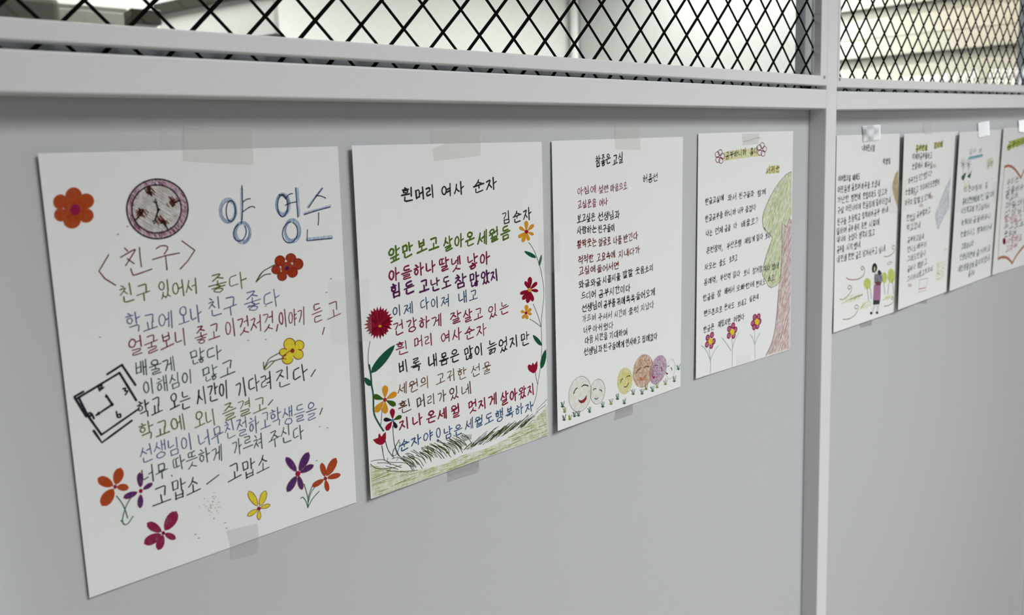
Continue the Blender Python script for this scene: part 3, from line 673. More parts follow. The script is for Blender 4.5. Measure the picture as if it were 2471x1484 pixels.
flower(R_, p, (278, 1174.5), [(291, 1129), (236, 1154), (310.6, 1177), (246, 1220)], .56, OR, ORL, (156, 30, 54), 4.5, label='orange flower at the lower left')
flower(R_, p, (340, 1184.6), [(337, 1140), (368, 1166), (338, 1226), (298, 1201)], .38, PU, (140, 70, 78), (156, 26, 54), 4.8, label='purple four-petalled flower', inner=.2)
flower(R_, p, (394.4, 1286), [(426, 1234), (355, 1262), (348, 1312), (382, 1327), (424, 1300)], .48, MG, (150, 56, 72), (128, 20, 44), 4.2, label='magenta flower at the bottom')
flower(R_, p, (625, 1227), [(600, 1185), (641, 1184), (652, 1218), (625, 1255), (597, 1245)], .38, YE, (146, 62, 46), (140, 24, 54), 4.5, label='yellow flower at the bottom', kind='marker', inner=.14)
flower(R_, p, (719, 1143), [(745, 1091), (757, 1122), (729, 1182), (693, 1187), (690, 1103)], .36, PU, (146, 92, 96), (160, 30, 62), 6, label='purple five-petalled flower at the lower right')
flower(R_, p, (785.4, 1154.6), [(776, 1117), (811, 1105), (822, 1145), (791, 1186), (753, 1174)], .36, OR, (168, 66, 36), (156, 30, 62), 4.2, label='orange flower at the lower right')
d = Draw(p); k_ = ink((70, 112, 88))
for s_ in ([(281, 1197), (293, 1212), (301.5, 1229), (308, 1250)], [(318, 1198), (305, 1220), (296, 1250), (298, 1264), (308, 1264), (321, 1246)], [(292, 1256), (299, 1264)]): d.line(s_, .8, k_, 1)
d.build('stem_drawing', R_); d = Draw(p)
for s_ in ([(734, 1168), (743, 1202), (743, 1223)], [(753, 1174), (745, 1196), (743, 1210)], [(762, 1172), (750, 1190), (744, 1212)], [(770, 1185.5), (754, 1204), (742.5, 1225)], [(726, 1202), (731, 1200), (738, 1209), (743, 1225)]):
    d.line(s_, .8, k_, 1)
d.build('stem_drawing', R_)
d = Draw(p)
for i in range(34): 
    x, y = random.gauss(511, 12), random.gauss(1225, 16); d.rib([p.m((x, y)), p.m((x + 1.5, y + 1))], .5, ink((120, 80, 84) if i % 3 else (140, 48, 50), 'pencil'), 1)
for x, y in ((470, 1290), (478, 1299), (542, 1262), (770, 1030), (789, 1033), (306, 547), (283, 566), (797, 673), (786, 706), (597, 822), (640, 820), (545, 1275), (600, 738), (640, 739), (240, 814), (763, 1112)): d.rib([p.m((x, y)), p.m((x + 3, y - 1))], .6, ink((120, 116, 118)), 1)
o = d.build('pen_specks', R_); o['kind'] = 'stuff'

# ------------------------------------------------------------------ sheet 2
p, R_ = poster([(849, 351), (1307, 342), (1323, 1050), (895, 1204)], 'poem sheet with red and yellow flowers up its sides and a pencilled grass bank', left=(4.5, 4.0), low=.5)
p.sheet(R_)
GAP = .30; PENK = .92
T(BK[:2] + (44,), 1.55, 30.4, '흰 970 471 998 470;머리 1003 468 1048 463;여사 1066 460 1119 453;순자 1143 450 1197 441', 'bold black title')
T(BK[:2] + (44,), 1.25, 27.5, '김순자 1212 528 1282 516')
G2 = (82, 112, 36); C2 = (130, 32, 54)
T(G2, 1.7, 31.3, '앞만 939 617 995 600;보고 1006 595 1058 585;살아온 1071 590 1144 574;세월듬 1153 578 1230 559', 'green handwritten line')
T(C2, 1.55, 31.3, '아들하나 939 666 1050 641;딸넷 1061 640 1111 634;낳아 1129 633 1181 620', 'crimson handwritten line')
T((84, 26, 78), 1.75, 29.4, '힘든 944 703 999 692;고난도 1013 691 1087 681;참 1099 680 1124 676;많 1134 676 1155 673;았 1162 671 1181 669;지 1185 667 1202 664', 'purple handwritten line')
T((52, 82, 112), 1.1, 27.5, '이제 948 752 996 742;다이져 1015 736 1084 724;내고 1107 720 1152 712', 'slate blue handwritten line')
T((128, 34, 56), 1.25, 29.4, '건강하게 950 794 1065 771;잘 1088 768 1112 764;살고 1119 763 1164 754;있는 1179 753 1227 740', 'crimson handwritten line')
T((132, 40, 58), 1.2, 28.5, '흰 957 841 986 838;머리 1000 828 1045 818;여사 1065 816 1113 805;순자 1122 805 1173 796')
T((36, 32, 44), 1.4, 30.4, '비록 963 888 1015 877;내몸은 1034 873 1107 856;많이 1121 855 1166 842;늙었지만 1177 840 1277 817', 'black handwritten line')
T((112, 78, 52), 1.0, 27.5, '세원의 960 941 1036 922;고귀한 1053 917 1125 899;선물 1138 897 1185 885', 'brown handwritten line')
T((100, 66, 50), 1.15, 28.5, '흰 963 985 994 978;머리가 1006 972 1076 954;있네 1085 953 1136 938')
T((136, 30, 52), 1.5, 27.5, '지나 964 1027 1019 1011;온세 1030 1008 1078 997;월 1090 993 1109 990;멋지게 1131 983 1198 963;살아왔지 1209 963 1290 937', 'crimson handwritten line')
T((58, 88, 126), 1.2, 25.6, '순자야 964 1078 1044 1049;남은 1072 1046 1115 1034;세월 1123 1027 1165 1014;도 1170 1013 1190 1007;행복하자 1196 1005 1286 979', 'blue handwritten line')
d = Draw(p); d.line(arc(1058, 1044, 4.5, 11, n=14), 1.0, ink((58, 88, 126)), 3, True, True); dot(d, (1057, 1062.5), 2.6, ink((58, 88, 126)))
d.build('exclamation_mark', R_)
R5 = lambda pts: zz(1080, 860, .1617, pts)
Y2 = (214, 150, 40); K2 = (150, 20, 42)
flower(R_, p, (1270.7, 559), [(1269.7, 533), (1288, 542), (1288, 566), (1276, 580.5), (1261, 584), (1251, 573), (1253, 548)], .36, Y2, None, K2, 4.2, label='yellow flower under the writer\'s name', lw=.65, kind='marker', blunt=1.9)
flower(R_, p, (1278, 699.6), [(1279, 668), (1267, 679), (1296, 681), (1299, 702), (1286, 727), (1273, 731), (1261, 723), (1255, 709)], .32, (142, 20, 46), None, (216, 156, 60), 4.6, label='dark red flower with eight petals', lw=.65, kind='marker', blunt=1.9, inner=.05)
flower(R_, p, (1269.5, 755), [(1271, 736), (1282, 745), (1283, 758), (1272.6, 770), (1261, 768.5), (1257, 750.5)], .48, Y2, None, K2, 3, label='small yellow flower', lw=.6, kind='marker', blunt=1.9)
flower(R_, p, (929, 964.5), [(929.7, 930), (957, 948), (955, 978), (929.7, 998), (905, 994), (900, 955)], .44, [Y2, Y2, (60, 92, 30), Y2, Y2, (60, 92, 30)], None, (176, 24, 40), 4.6, label='yellow and green flower', lw=.6, kind='marker', blunt=1.9)
flower(R_, p, (948, 1014), [(946.5, 986), (969, 1004), (957, 1033), (932, 1038), (926, 1012)], .44, [(150, 24, 48), (56, 90, 30), (36, 26, 46), (150, 24, 48), (36, 26, 46)], None, (80, 130, 170), 3.4, label='flower with red, green and black petals', lw=.6, kind='marker', blunt=1.9)
d = Draw(p); pts = []
for i in range(52):
    a = 2 * math.pi * i / 52 - 1.2; r = 1.04 if i % 2 else .80; r *= random.uniform(.93, 1.07); pts.append((914 + 33 * r * math.cos(a) - 4 * math.sin(a) * r, 779 + 38 * r * math.sin(a)))
d.fill(pts, ink((138, 20, 44), 'marker'), 1); 
for i in range(26):
    a = random.uniform(0, 6.28); d.line([(915 + 8 * math.cos(a), 784 + 8 * math.sin(a)), (914 + 27 * math.cos(a), 781 + 31 * math.sin(a))], .6, ink((112, 14, 36)), 3, False)
d.fill(arc(917, 787, 4, 3, n=10), ink((226, 160, 50)), 6, step=.5); d.build('flower_drawing', R_, 'spiky dark red carnation at the left edge')
d = Draw(p); kr = ink((150, 26, 48), 'marker')
d.fill(R5([(1195, 145), (1215, 118), (1255, 132), (1270, 92), (1297, 125), (1338, 62), (1344, 140), (1335, 195), (1310, 240), (1278, 252), (1225, 222), (1202, 190)]), kr, 1)
d.build('flower_drawing', R_, 'red tulip at the right edge')
d = Draw(p); d.fill(zz(860, 880, .1482, [(268, 1220), (355, 1190), (360, 1135), (378, 1118), (408, 1172), (445, 1120), (480, 1093), (484, 1190), (468, 1262), (430, 1300), (385, 1308), (320, 1282)]), kr, 1)
d.build('flower_drawing', R_, 'red tulip at the lower left')
d = Draw(p); kg = ink((60, 82, 76)); kd = ink((30, 84, 58), 'marker')
for s_ in (zz(1220, 520, .2424, [(230, 268), (262, 310), (300, 385), (345, 520), (362, 600), (378, 700), (382, 790), (375, 880), (360, 1010), (355, 1110), (362, 1270), (358, 1400), (355, 1484)]), R5([(1400, 60), (1385, 180), (1345, 420), (1320, 600), (1270, 745)]),
           zz(1220, 520, .2424, [(275, 880), (320, 990), (355, 1110)]), zz(1220, 520, .2424, [(240, 1030), (290, 1060), (355, 1110)]), R5([(1310, 240), (1325, 330), (1345, 420)])):
    d.line(s_, .55, kg, 2)
for a, b, wr in (((1265, 606), (1294, 622), .28), ((1307, 614), (1301, 642), .2), ((1286, 808), (1307, 834), .3), ((1317, 843), (1306, 890), .24)): petal(d, a, b, wr, kd, None, .4, 2)
d.build('stem_drawing', R_, 'tall leafy stem along the right edge')
d = Draw(p)
Z4 = lambda pts: zz(860, 880, .1482, pts); Z6 = lambda pts: zz(860, 1010, .1943, pts)
d.line([(893, 824.5), (889, 850), (889, 880), (894, 903)], .55, kg, 2)
for dx in (0, 1.6): d.line([(890 + dx, 880), (894 + dx, 904), (896 + dx, 929), (900 + dx, 954), (901.5 + dx, 995), (911 + dx, 1018), (925 + dx, 1040)], 1.0, ink((40, 92, 78)), 2)
for s_ in ([(418, 715), (412, 850), (398, 975)], [(595, 990), (600, 1120), (612, 1250), (650, 1380), (700, 1484)], [(470, 1240), (510, 1370), (580, 1484)], [(418, 1320), (430, 1400), (440, 1484)], [(700, 1225), (640, 1330), (600, 1400), (596, 1480)]): d.line(Z4(s_), .6, kg, 2)
for s_ in ([(450, 90), (470, 300), (500, 420), (540, 470), (640, 530)], [(360, 270), (400, 400), (470, 490)], [(315, 335), (330, 430), (350, 520)], [(530, 265), (460, 400), (455, 460), (500, 440), (540, 330), (535, 290)]): d.line(Z6(s_), .6, kg, 2)
petal(d, (953, 832), (895, 901), .22, kd, None, .4, 2); petal(d, (879, 911), (896, 931), .5, kd, None, .4, 2)
d.build('stem_drawing', R_, 'curving green stem along the left edge')
d = Draw(p); gl_ = ink((196, 206, 132), 'wash'); band = Z6([(165, 575), (330, 600), (500, 640), (760, 640), (940, 600), (1100, 560), (1280, 470), (1420, 420), (1560, 390), (1700, 330), (1850, 260), (1960, 170), (2080, 100), (2200, 20), (2300, -80), (2372, -170), (2385, 205), (2250, 250), (1900, 370), (1500, 530), (1100, 660), (700, 810), (400, 915), (195, 985)])
d.fill(band, gl_, 0, step=2.5); d.hatch(band, 3, 1.5, .8, ink((166, 180, 90), 'pencil'), 1, 3, .7); d.hatch(band, -5, 4.2, .9, ink((136, 152, 66), 'pencil'), 2, 3, .55)
d.build('grass_drawing', R_, 'band of light green pencil shading')
d = Draw(p); g1, g2 = ink((56, 72, 40)), ink((84, 112, 50))
for i in range(70):
    x = random.uniform(560, 1350); y = 470 - (x - 560) * .36 + random.uniform(-20, 60); ln_ = random.uniform(60, 170)
    d.line(Z6([(x - 30, y), (x + ln_ * .45, y + ln_ * .38 + random.uniform(-15, 15)), (x + ln_ * .8, y + ln_ * .85)]), .5, g1 if i % 3 else g2, 2, True)
for i in range(82):
    t = random.random() ** .9; x = 1320 + t * 820; y = 400 - t * 360 + random.uniform(-30, 40); ln_ = random.uniform(90, 230) * (1 - .25 * t)
    d.line(Z6([(x, y), (x + ln_ * .45, y - ln_ * .42 + random.uniform(-10, 12)), (x + ln_ * .95, y - ln_ * .86)]), .5, g1 if i % 3 else g2, 2, True)
for i in range(8): d.line(Z6([(1345 + i * 11, 280 - i * 4), (1290 + i * 19, 215 - i * 3)]), .45, g1, 2, False)
for s_ in ([(2240, -110), (2370, -240)], [(2235, -80), (2350, -170)], [(180, 530), (260, 515), (350, 515), (430, 575)], [(175, 565), (260, 620), (430, 615), (560, 580)], [(260, 550), (400, 555), (560, 610)], [(370, 640), (450, 655)], [(460, 650), (560, 665)], [(550, 655), (640, 665)], [(640, 655), (760, 640)],
           [(390, 490), (400, 540), (600, 550), (690, 600)], [(580, 520), (640, 560), (700, 640)], [(370, 590), (520, 630)], [(440, 500), (520, 480), (500, 520)]): d.line(Z6(s_), .5, g1, 2)
o = d.build('grass_drawing', R_, 'dark green grass blades in fine strokes'); o['kind'] = 'stuff'

# ------------------------------------------------------------------ sheet 3
p, R_ = poster([(1331, 340), (1648, 330), (1642, 933), (1346, 1040)], 'poem sheet with smiling yellow, orange and purple egg faces along its lower edge', left=(1.4, 6.0), low=.6)
p.sheet(R_)
GAP = .2; PENK = 1.0; K3 = (40, 38, 40); M3 = (140, 70, 98); D3 = (112, 44, 40); G3 = (72, 76, 74)
T(K3, 1.15, 25, '참좋은 1438 389 1473 383;교실 1479 386 1504 381'); T(K3, .95, 20, '허종선 1552 431 1587 427')
T(M3, .85, 18, '아침에 1394 461 1438 456;설렌 1445 458 1468 455;마음으로 1474 454 1513 448', 'mauve handwritten line')
T(M3, .85, 18, '교실문을 1394 495 1439 488;여나 1447 489 1466 486')
T(K3, .95, 19, '보고싶은 1393 528 1436 523;선생님과 1444 524 1495 518'); T(K3, .95, 18, '사랑하는 1393 556 1439 551;친구들이 1444 554 1484 548')
T(D3, .95, 19, '활짝웃는 1393 590 1439 583;얼굴로 1445 585 1474 580;나를 1481 582 1500 578;반긴다 1505 576 1539 569', 'brown handwritten line')
T(D3, .95, 18, '적적한 1396 628 1432 622;고요속에 1440 622 1484 613;지내다가 1493 614 1544 602'); T(D3, .95, 18, '교실에 1397 655 1437 649;들어서면 1441 649 1493 640')
T(K3, .95, 17, '와글 1397 687 1423 683;와글 1426 683 1450 679;시끌시끌 1455 675 1497 667;깔깔 1503 663 1527 658;웃음소리 1534 654 1577 645')
T(K3, .95, 18, '드디어 1403 715 1438 709;공부시간이다 1445 709 1521 694'); T(K3, 1.0, 18, '선생님이 1405 744 1454 734;공부를 1457 735 1485 729;귀에 1489 728 1508 724;쏙쏙 1511 722 1532 718;들어오게 1535 715 1580 704')
T(G3, .75, 17, '가르쳐 1405 770 1438 764;주셔서 1444 765 1477 759;시간이 1483 759 1512 753;훌쩍 1517 752 1541 747;지났다 1547 743 1578 735', 'thin grey handwritten line')
T(G3, .8, 17, '너무 1409 797 1427 793;아쉬웠다 1431 793 1480 785'); T(K3, .85, 17, '다음 1412 823 1431 817;시간을 1436 816 1466 810;기대하며 1471 809 1514 801')
T(K3, .9, 17, '선생님과 1410 850 1453 841;친구들에게 1457 839 1506 829;인사하고 1511 827 1545 820;집에갔다 1550 819 1586 810')
Z3 = lambda pts: zz(1330, 830, .14825, pts); kk = ink((34, 30, 34)); og = ink((130, 130, 128))
def face(cx, cy, rx, ry, tilt, fills, outline, strokes, mouth, label, lw=.9):
    d = Draw(p); e = Z3(arc(cx, cy, rx, ry, n=26, tilt=tilt))
    if fills:
        d.fill(e, ink(fills[0], 'pencil' if len(fills) > 1 else 'wash'), 0)
        if len(fills) > 1:
            d.hatch(e, 55, 2.4, .6, ink(fills[1], 'pencil'), 1, 3, .8); d.hatch(e, -25, 3.4, .6, ink(fills[1], 'pencil'), 2, 3, .7); d.hatch(e, 10, 4.5, .6, ink(fills[1], 'pencil'), 2, 3, .6)
    d.line(e, .4, outline, 3, True, True)
    for s_ in strokes: d.line(Z3(s_), lw, kk, 5)
    if mouth: d.fill(Z3(mouth[0]), ink(mouth[1]), 5, step=.5); d.line(Z3(mouth[0]), .45, ink(mouth[2]), 6, False, True)
    d.build('face_drawing', R_, label)
face(758, 775, 118, 205, 6, [(226, 224, 208)], og, [[(685, 748), (708, 728), (732, 730)], [(790, 745), (812, 750), (828, 772)], [(712, 882), (738, 897), (765, 876)]], None, 'small white smiling face')
face(470, 815, 180, 292, 9, [(226, 224, 206)], og, [[(370, 805), (392, 745), (425, 716)], [(500, 690), (545, 665), (604, 682)]], ([(445, 908), (480, 922), (515, 915), (550, 880), (580, 832), (572, 900), (540, 945), (500, 962), (465, 945)], (160, 44, 50), (36, 26, 30)), 'large white laughing face', 1.1)
face(1200, 600, 122, 215, 4, [(224, 216, 110), (220, 210, 84)], ink((190, 180, 70), 'pencil'), [[(1130, 622), (1145, 585), (1170, 562)], [(1230, 538), (1255, 520), (1286, 520)], [(1190, 700), (1232, 690), (1262, 635)]], None, 'yellow smiling face')
face(1945, 410, 72, 162, 8, None, ink((176, 174, 172)), [[(1895, 368), (1920, 355)], [(1950, 385), (1965, 400), (1966, 428)]], ([(1868, 460), (1885, 474), (1908, 482), (1890, 495), (1872, 480)], (140, 44, 50), (100, 30, 40)), 'white face at the right end')
face(1740, 420, 128, 242, 16, [(190, 142, 176), (150, 88, 136)], ink((150, 90, 130), 'pencil'), [[(1680, 358), (1705, 345), (1736, 348)], [(1790, 385), (1805, 412), (1806, 446)]], ([(1655, 498), (1668, 530), (1706, 540), (1672, 566), (1655, 540)], (176, 60, 90), (150, 30, 70)), 'purple smiling face', .8)
face(1498, 438, 162, 272, 10, [(206, 160, 120), (176, 112, 62)], ink((160, 110, 70), 'pencil'), [[(1390, 474), (1415, 425), (1458, 398)], [(1520, 382), (1552, 362), (1592, 374)]], ([(1438, 543), (1470, 556), (1515, 545), (1550, 505), (1530, 558), (1490, 584), (1455, 572)], (214, 150, 110), (170, 40, 40)), 'orange smiling face')
tg = ink((40, 92, 58)); tl = ink((132, 146, 50))
for i, (x, y) in enumerate([(190, 985), (225, 1070), (215, 1200), (310, 1190), (385, 1140), (450, 1130), (630, 1070), (845, 985), (980, 940), (1085, 860), (1195, 930), (1340, 780), (1485, 775), (1550, 700), (1655, 730), (1730, 670), (1865, 620), (2010, 570), (2075, 375)]):
    d = Draw(p); mt = tl if (x in (225, 310, 980, 1550, 1730, 1865)) else tg
    for a, b in ((-32, -28), (-8, -42), (24, -46)): d.line(Z3([(x + a * .2, y + 38), (x + a * .5, y + 8), (x + a + random.uniform(-8, 8), y + b + random.uniform(-12, 12))]), .75, mt, 4)
    d.line(Z3([(x - 30, y + 30), (x, y + 45), (x + 22, y + 30)]), .7, mt, 4)
    d.build('grass_tuft_drawing', R_)

# ------------------------------------------------------------------ sheet 4
p, R_ = poster([(1685, 322), (1914, 316), (1906, 843), (1679, 914)], 'poem sheet with a green and brown tree and magenta flowers, left of the post', left=(1.2, 2.4), low=.5)
p.sheet(R_)
Z5 = lambda pts: zz(1670, 320, .16169, pts); Z7 = lambda pts: zz(1670, 540, .13478, pts); Z8 = lambda pts: zz(1670, 700, .14823, pts)
d = Draw(p); d.fill(Z5([(480, 290), (720, 250), (960, 225), (1000, 350), (740, 380), (480, 425)]), ink((226, 222, 140), 'pencil'), 0); d.build('highlighter_mark', R_, 'pale yellow highlighter behind the title'); d = Draw(p); d.fill(Z5([(1150, 490), (1310, 485), (1300, 600), (1095, 618)]), ink((222, 216, 96), 'pencil'), 0)
d.build('highlighter_mark', R_, 'yellow highlighter behind the name')
PENK = 1.12; K4 = (36, 42, 40)
T(K4, .8, 17, '공부하니까 1751 376 1801 366;좋다 1810 367 1829 362'); T((90, 90, 50), .8, 16, '서귀순 1849 412 1881 406')
T(K4, .8, 15, '한글교실에 1702 487 1746 477;와서 1757 478 1777 474;친구들과 1784 473 1819 466;함께 1828 467 1848 461'); T(K4, .8, 15, '한글공부를 1702 529 1744 518;하니까 1749 516 1776 510;너무 1781 510 1794 506;즐겁다 1799 506 1824 499')
T(K4, .8, 15, '나는 1704 564 1719 560;언제 1726 558 1744 553;글을 1749 553 1763 549;다 1771 546 1778 544;배울꼬? 1789 541 1830 531'); T(K4, .8, 15, '온천장역, 1705 605 1745 596;부산은행 1754 594 1789 585;재밌게 1797 583 1821 575;읽다 1826 574 1841 570;보니 1847 571 1859 567')
T(K4, .8, 15, '차오는 1701 645 1728 637;줄도 1736 636 1751 631;모르고 1760 628 1779 621'); T(K4, .8, 15, '동래역, 1699 682 1731 673;부산역 1738 671 1763 665;읽다 1769 663 1786 658;보니 1795 659 1809 655;정거장 1816 655 1839 648;지나 1844 648 1858 645;쳤네 1863 645 1879 641')
T(K4, .8, 15, '한글을 1697 720 1724 712;잘 1731 709 1740 706;배워서 1749 703 1772 697;오빠한테 1777 697 1820 685;편지도 1825 686 1847 679;쓰고 1853 674 1868 670'); T(K4, .8, 14, '핸드폰으로 1699 757 1743 746;문자도 1748 742 1772 736;보내고 1780 735 1801 728;싶은데 1809 722 1830 716')
T(K4, .8, 15, '한글은 1698 796 1723 788;재밌지만 1733 783 1763 774;어렵다 1771 771 1796 764')
for c in ((1737, 378), (1838.5, 361)):
    d = Draw(p)
    for k in range(5):
        a = math.radians(-80 + 72 * k); d.line(arc(c[0] + 6.5 * math.cos(a), c[1] + 10 * math.sin(a), 5, 7, n=12), .9, ink((128, 26, 50)), 3, True, True)
    d.build('flower_drawing', R_, 'dark red outlined flower beside the title')
d = Draw(p)
crown = Z5([(1485, 582), (1440, 600), (1400, 630), (1310, 730), (1220, 860), (1160, 970), (1110, 1080), (1065, 1200), (1048, 1300), (1060, 1400), (1100, 1484)]) + Z7([(1290, 60), (1350, 150), (1440, 245), (1400, 370), (1360, 470), (1330, 560), (1275, 780), (1255, 900), (1320, 1020), (1370, 1120), (1420, 1145), (1500, 1110), (1565, 1045), (1590, 880), (1610, 600), (1612, 200), (1606, 0)]) + Z5([(1345, 1350), (1400, 1410), (1460, 1290), (1488, 1200)])
d.fill(crown, ink((190, 204, 112), 'wash'), 0); d.hatch(crown, -55, 3.2, 1.0, ink((168, 188, 96), 'pencil'), 1, 3, .8); d.hatch(crown, -62, 6, 1.5, ink((150, 172, 74), 'pencil'), 2, 3, .6)
d.line(crown[:27], .7, ink((66, 88, 56)), 3, False); d.build('tree_drawing', R_, 'light green tree crown')
d = Draw(p)
trunk = Z5([(1340, 1484), (1345, 1350), (1410, 1410), (1460, 1290), (1490, 1312), (1508, 1285)]) + Z7([(1795, 500), (1770, 1000), (1755, 1484)]) + Z8([(1590, 500), (1588, 955), (1198, 1070), (1290, 880), (1330, 730), (1355, 600), (1380, 380), (1395, 200), (1410, 0)]) + Z7([(1565, 1050), (1590, 900), (1610, 600), (1612, 300), (1608, 60)])
d.fill(trunk, ink((190, 142, 138), 'wash'), 0); d.hatch(trunk, -55, 3.0, 1.0, ink((184, 120, 112), 'pencil'), 1, 3, .8); d.hatch(trunk, -60, 5.5, 1.3, ink((156, 76, 74), 'pencil'), 2, 3, .6)
kt = ink((92, 44, 56)); d.line(Z5([(1340, 1484), (1345, 1350), (1410, 1410), (1460, 1290), (1490, 1312), (1508, 1285)]), .6, kt, 3, False); d.line(Z8([(1410, 0), (1395, 200), (1380, 380), (1355, 600), (1330, 730), (1290, 880), (1198, 1070)]), .8, kt, 3); d.line(Z7([(1610, 30), (1612, 300), (1610, 600), (1590, 900), (1565, 1050), (1530, 1484)]), .7, kt, 3)
d.build('tree_drawing', R_, 'red-brown tree trunk')
for i, (cx, cy, ps) in enumerate([(300, 835, [(255, 775), (325, 730), (352, 835), (245, 885), (315, 905)]), (655, 680, [(605, 630), (668, 578), (705, 645), (600, 740), (675, 740)]), (1058, 515, [(1020, 440), (1083, 430), (1098, 510), (990, 540), (1012, 600), (1065, 585)])]):
    d = Draw(p)
    for x, y in ps: d.fill(Z8(arc(x, y, 27, 44, n=14, tilt=12)), ink((184, 104, 140), 'marker'), 1); d.line(Z8(arc(x, y, 26, 44, n=14, tilt=12)), 1.5, ink((142, 28, 72)), 3, True, True)
    d.fill(Z8(arc(cx, cy, 36, 52, n=14)), ink((226, 200, 50), 'marker'), 5); d.build('flower_drawing', R_, 'magenta flower with a yellow heart, %s' % ('left', 'middle', 'right')[i])
ks = ink((140, 160, 150))
for g_ in ([[(275, 940), (290, 1050), (300, 1200), (300, 1355)], [(150, 905), (200, 940), (250, 1020), (296, 1140)], [(430, 905), (370, 980), (320, 1080), (300, 1160)]], [[(650, 790), (658, 950), (652, 1240)], [(485, 775), (560, 870), (640, 990)], [(762, 690), (690, 830), (660, 950)]], [[(1020, 630), (1020, 850), (1028, 1120)], [(945, 725), (985, 780), (1012, 870)], [(1105, 700), (1055, 790), (1024, 890)]]):
    d = Draw(p)
    for s_ in g_: d.line(Z8(s_), .8, ks, 1)
    d.build('stem_drawing', R_)
d = Draw(p); d.line(Z5([(765, 135), (860, 115), (940, 82), (1018, 78)]), .8, ink((190, 188, 176)), 1); d.build('tape_crease', R_)

# ------------------------------------------------------------------ sheets 5 to 8, in the right bay
p, R_ = poster([(2019, 327), (2171, 322), (2163, 751), (2011, 803)], 'poem sheet just right of the post, with a woman carrying a child on her back', left=(.6, .8), low=2.5, right=.6)
p.sheet(R_)
PENK = 1.2; K5 = (44, 42, 42)
T(K5, .9, 15, '내 2080 357 2087 356;어린 2088 357 2099 357;시절 2100 358 2111 357'); T(K5, .9, 14, '박월임 2131 390 2149 388')
T(K5, .9, 15, '어려웠으일 2023 431 2053 429;때에도 2058 429 2075 426'); T(K5, .9, 16, '어린동생 2022 458 2051 454;돌보며 2055 452 2076 449;하루를 2079 449 2099 446;보냈네 2103 446 2123 442')
T(K5, .9, 16, '가난한 2021 483 2048 480;형편에 2054 477 2076 474;한입이라도 2083 472 2114 467;덜고자 2119 466 2141 461'); T(K5, .9, 16, '구살 2021 509 2036 506;어린나이에 2041 503 2077 497;한동짐에 2082 496 2110 491;일하러갔네 2114 489 2149 483')
T(K5, .9, 16, '친구들 2021 536 2042 532;초등학교 2047 529 2076 523;입학하여 2081 521 2107 515;공부 2109 514 2123 511;하네 2128 510 2143 505'); T(K5, .9, 16, '일하며 2019 559 2043 553;공부 2047 552 2059 550;하지 2062 549 2074 547;못한 2078 546 2092 543;시절에 2097 541 2122 535')
T(K5, .9, 16, '내 2020 578 2026 577;나이 2029 577 2041 574;늦었다 2047 573 2068 569;생각지 2073 568 2093 564;않고 2096 563 2111 560'); T(K5, .9, 16, '공부를 2020 603 2037 599;시작 2043 598 2058 594;했네 2061 594 2076 590')
T(K5, .9, 16, '내 2020 627 2026 625;인생 2029 624 2043 621;한편 2047 620 2061 617;글로 2065 617 2078 614;남겨서 2082 612 2102 608;두고 2104 607 2117 604;싶네 2121 604 2136 599')
Z9 = lambda pts: zz(2000, 540, .18868, pts)
d = Draw(p); hk = ink((46, 42, 44))
d.fill(Z9([(555, 620), (552, 560), (565, 515), (590, 500), (612, 520), (620, 560), (612, 600), (590, 625)]), hk, 2); d.fill(Z9([(575, 560), (590, 545), (598, 570), (592, 600), (580, 615)]), ink((200, 200, 170)), 3)
d.fill(Z9([(622, 625), (630, 595), (650, 590), (668, 612), (680, 640), (660, 650), (640, 660)]), ink((66, 60, 66)), 2)
d.fill(Z9([(590, 635), (625, 640), (680, 650), (692, 720), (670, 760), (588, 765), (580, 690)]), ink((150, 148, 158), 'crayon'), 1); d.hatch(Z9([(590, 640), (680, 650), (690, 740), (585, 760)]), 50, 2, .8, ink((80, 78, 96)), 2)
d.fill(Z9([(588, 745), (630, 735), (670, 745), (665, 785), (600, 790)]), ink((118, 74, 74)), 3)
d.fill(Z9([(582, 780), (665, 780), (660, 978), (568, 975)]), ink((176, 128, 160), 'marker'), 1); d.hatch(Z9([(582, 780), (665, 780), (660, 978), (568, 975)]), 92, 3, .8, ink((140, 84, 124)), 2)
d.fill(Z9([(570, 975), (655, 978), (648, 1028), (566, 1035)]), ink((62, 58, 66)), 2)
for s_ in ([(590, 640), (580, 780), (568, 975)], [(582, 1035), (565, 1080), (550, 1130)], [(600, 1035), (580, 1080), (562, 1135)], [(622, 1030), (615, 1080), (612, 1130)], [(640, 1030), (632, 1080), (625, 1130)]): d.line(Z9(s_), .7, ink((90, 84, 86)), 3)
d.fill(Z9(arc(543, 1143, 17, 18, n=10)), hk, 3); d.fill(Z9(arc(617, 1138, 17, 16, n=10)), hk, 3); d.build('woman_drawing', R_, 'woman in a purple skirt with a child on her back')
for k, (a, s_) in enumerate([((430, 570), [(228, 685), (250, 708), (330, 715), (410, 690), (452, 640), (455, 575), (432, 545), (412, 565), (425, 590), (440, 575)]), (0, [(145, 965), (190, 965), (250, 910), (290, 850), (285, 800), (260, 790), (243, 815), (262, 840), (275, 820)]), (0, [(180, 1222), (260, 1215), (340, 1160), (380, 1080), (370, 1045), (345, 1040), (330, 1070), (355, 1090), (362, 1070)]),
            (0, [(705, 418), (760, 415), (820, 375), (848, 320), (835, 280), (812, 290), (815, 325), (832, 320)]), (0, [(705, 1055), (760, 1045), (815, 1010), (832, 960), (815, 935), (800, 955), (815, 970)])]):
    d = Draw(p); d.line(Z9(s_), 1.7 if k == 0 else 1.4, ink((170, 130, 118)), 2); d.build('wind_drawing', R_, 'brown curl of wind, %s' % ('below the writing', 'left middle', 'lower left', 'upper right', 'lower right')[k])
yg = ink((206, 212, 120), 'crayon'); yl = ink((190, 200, 90), 'pencil')
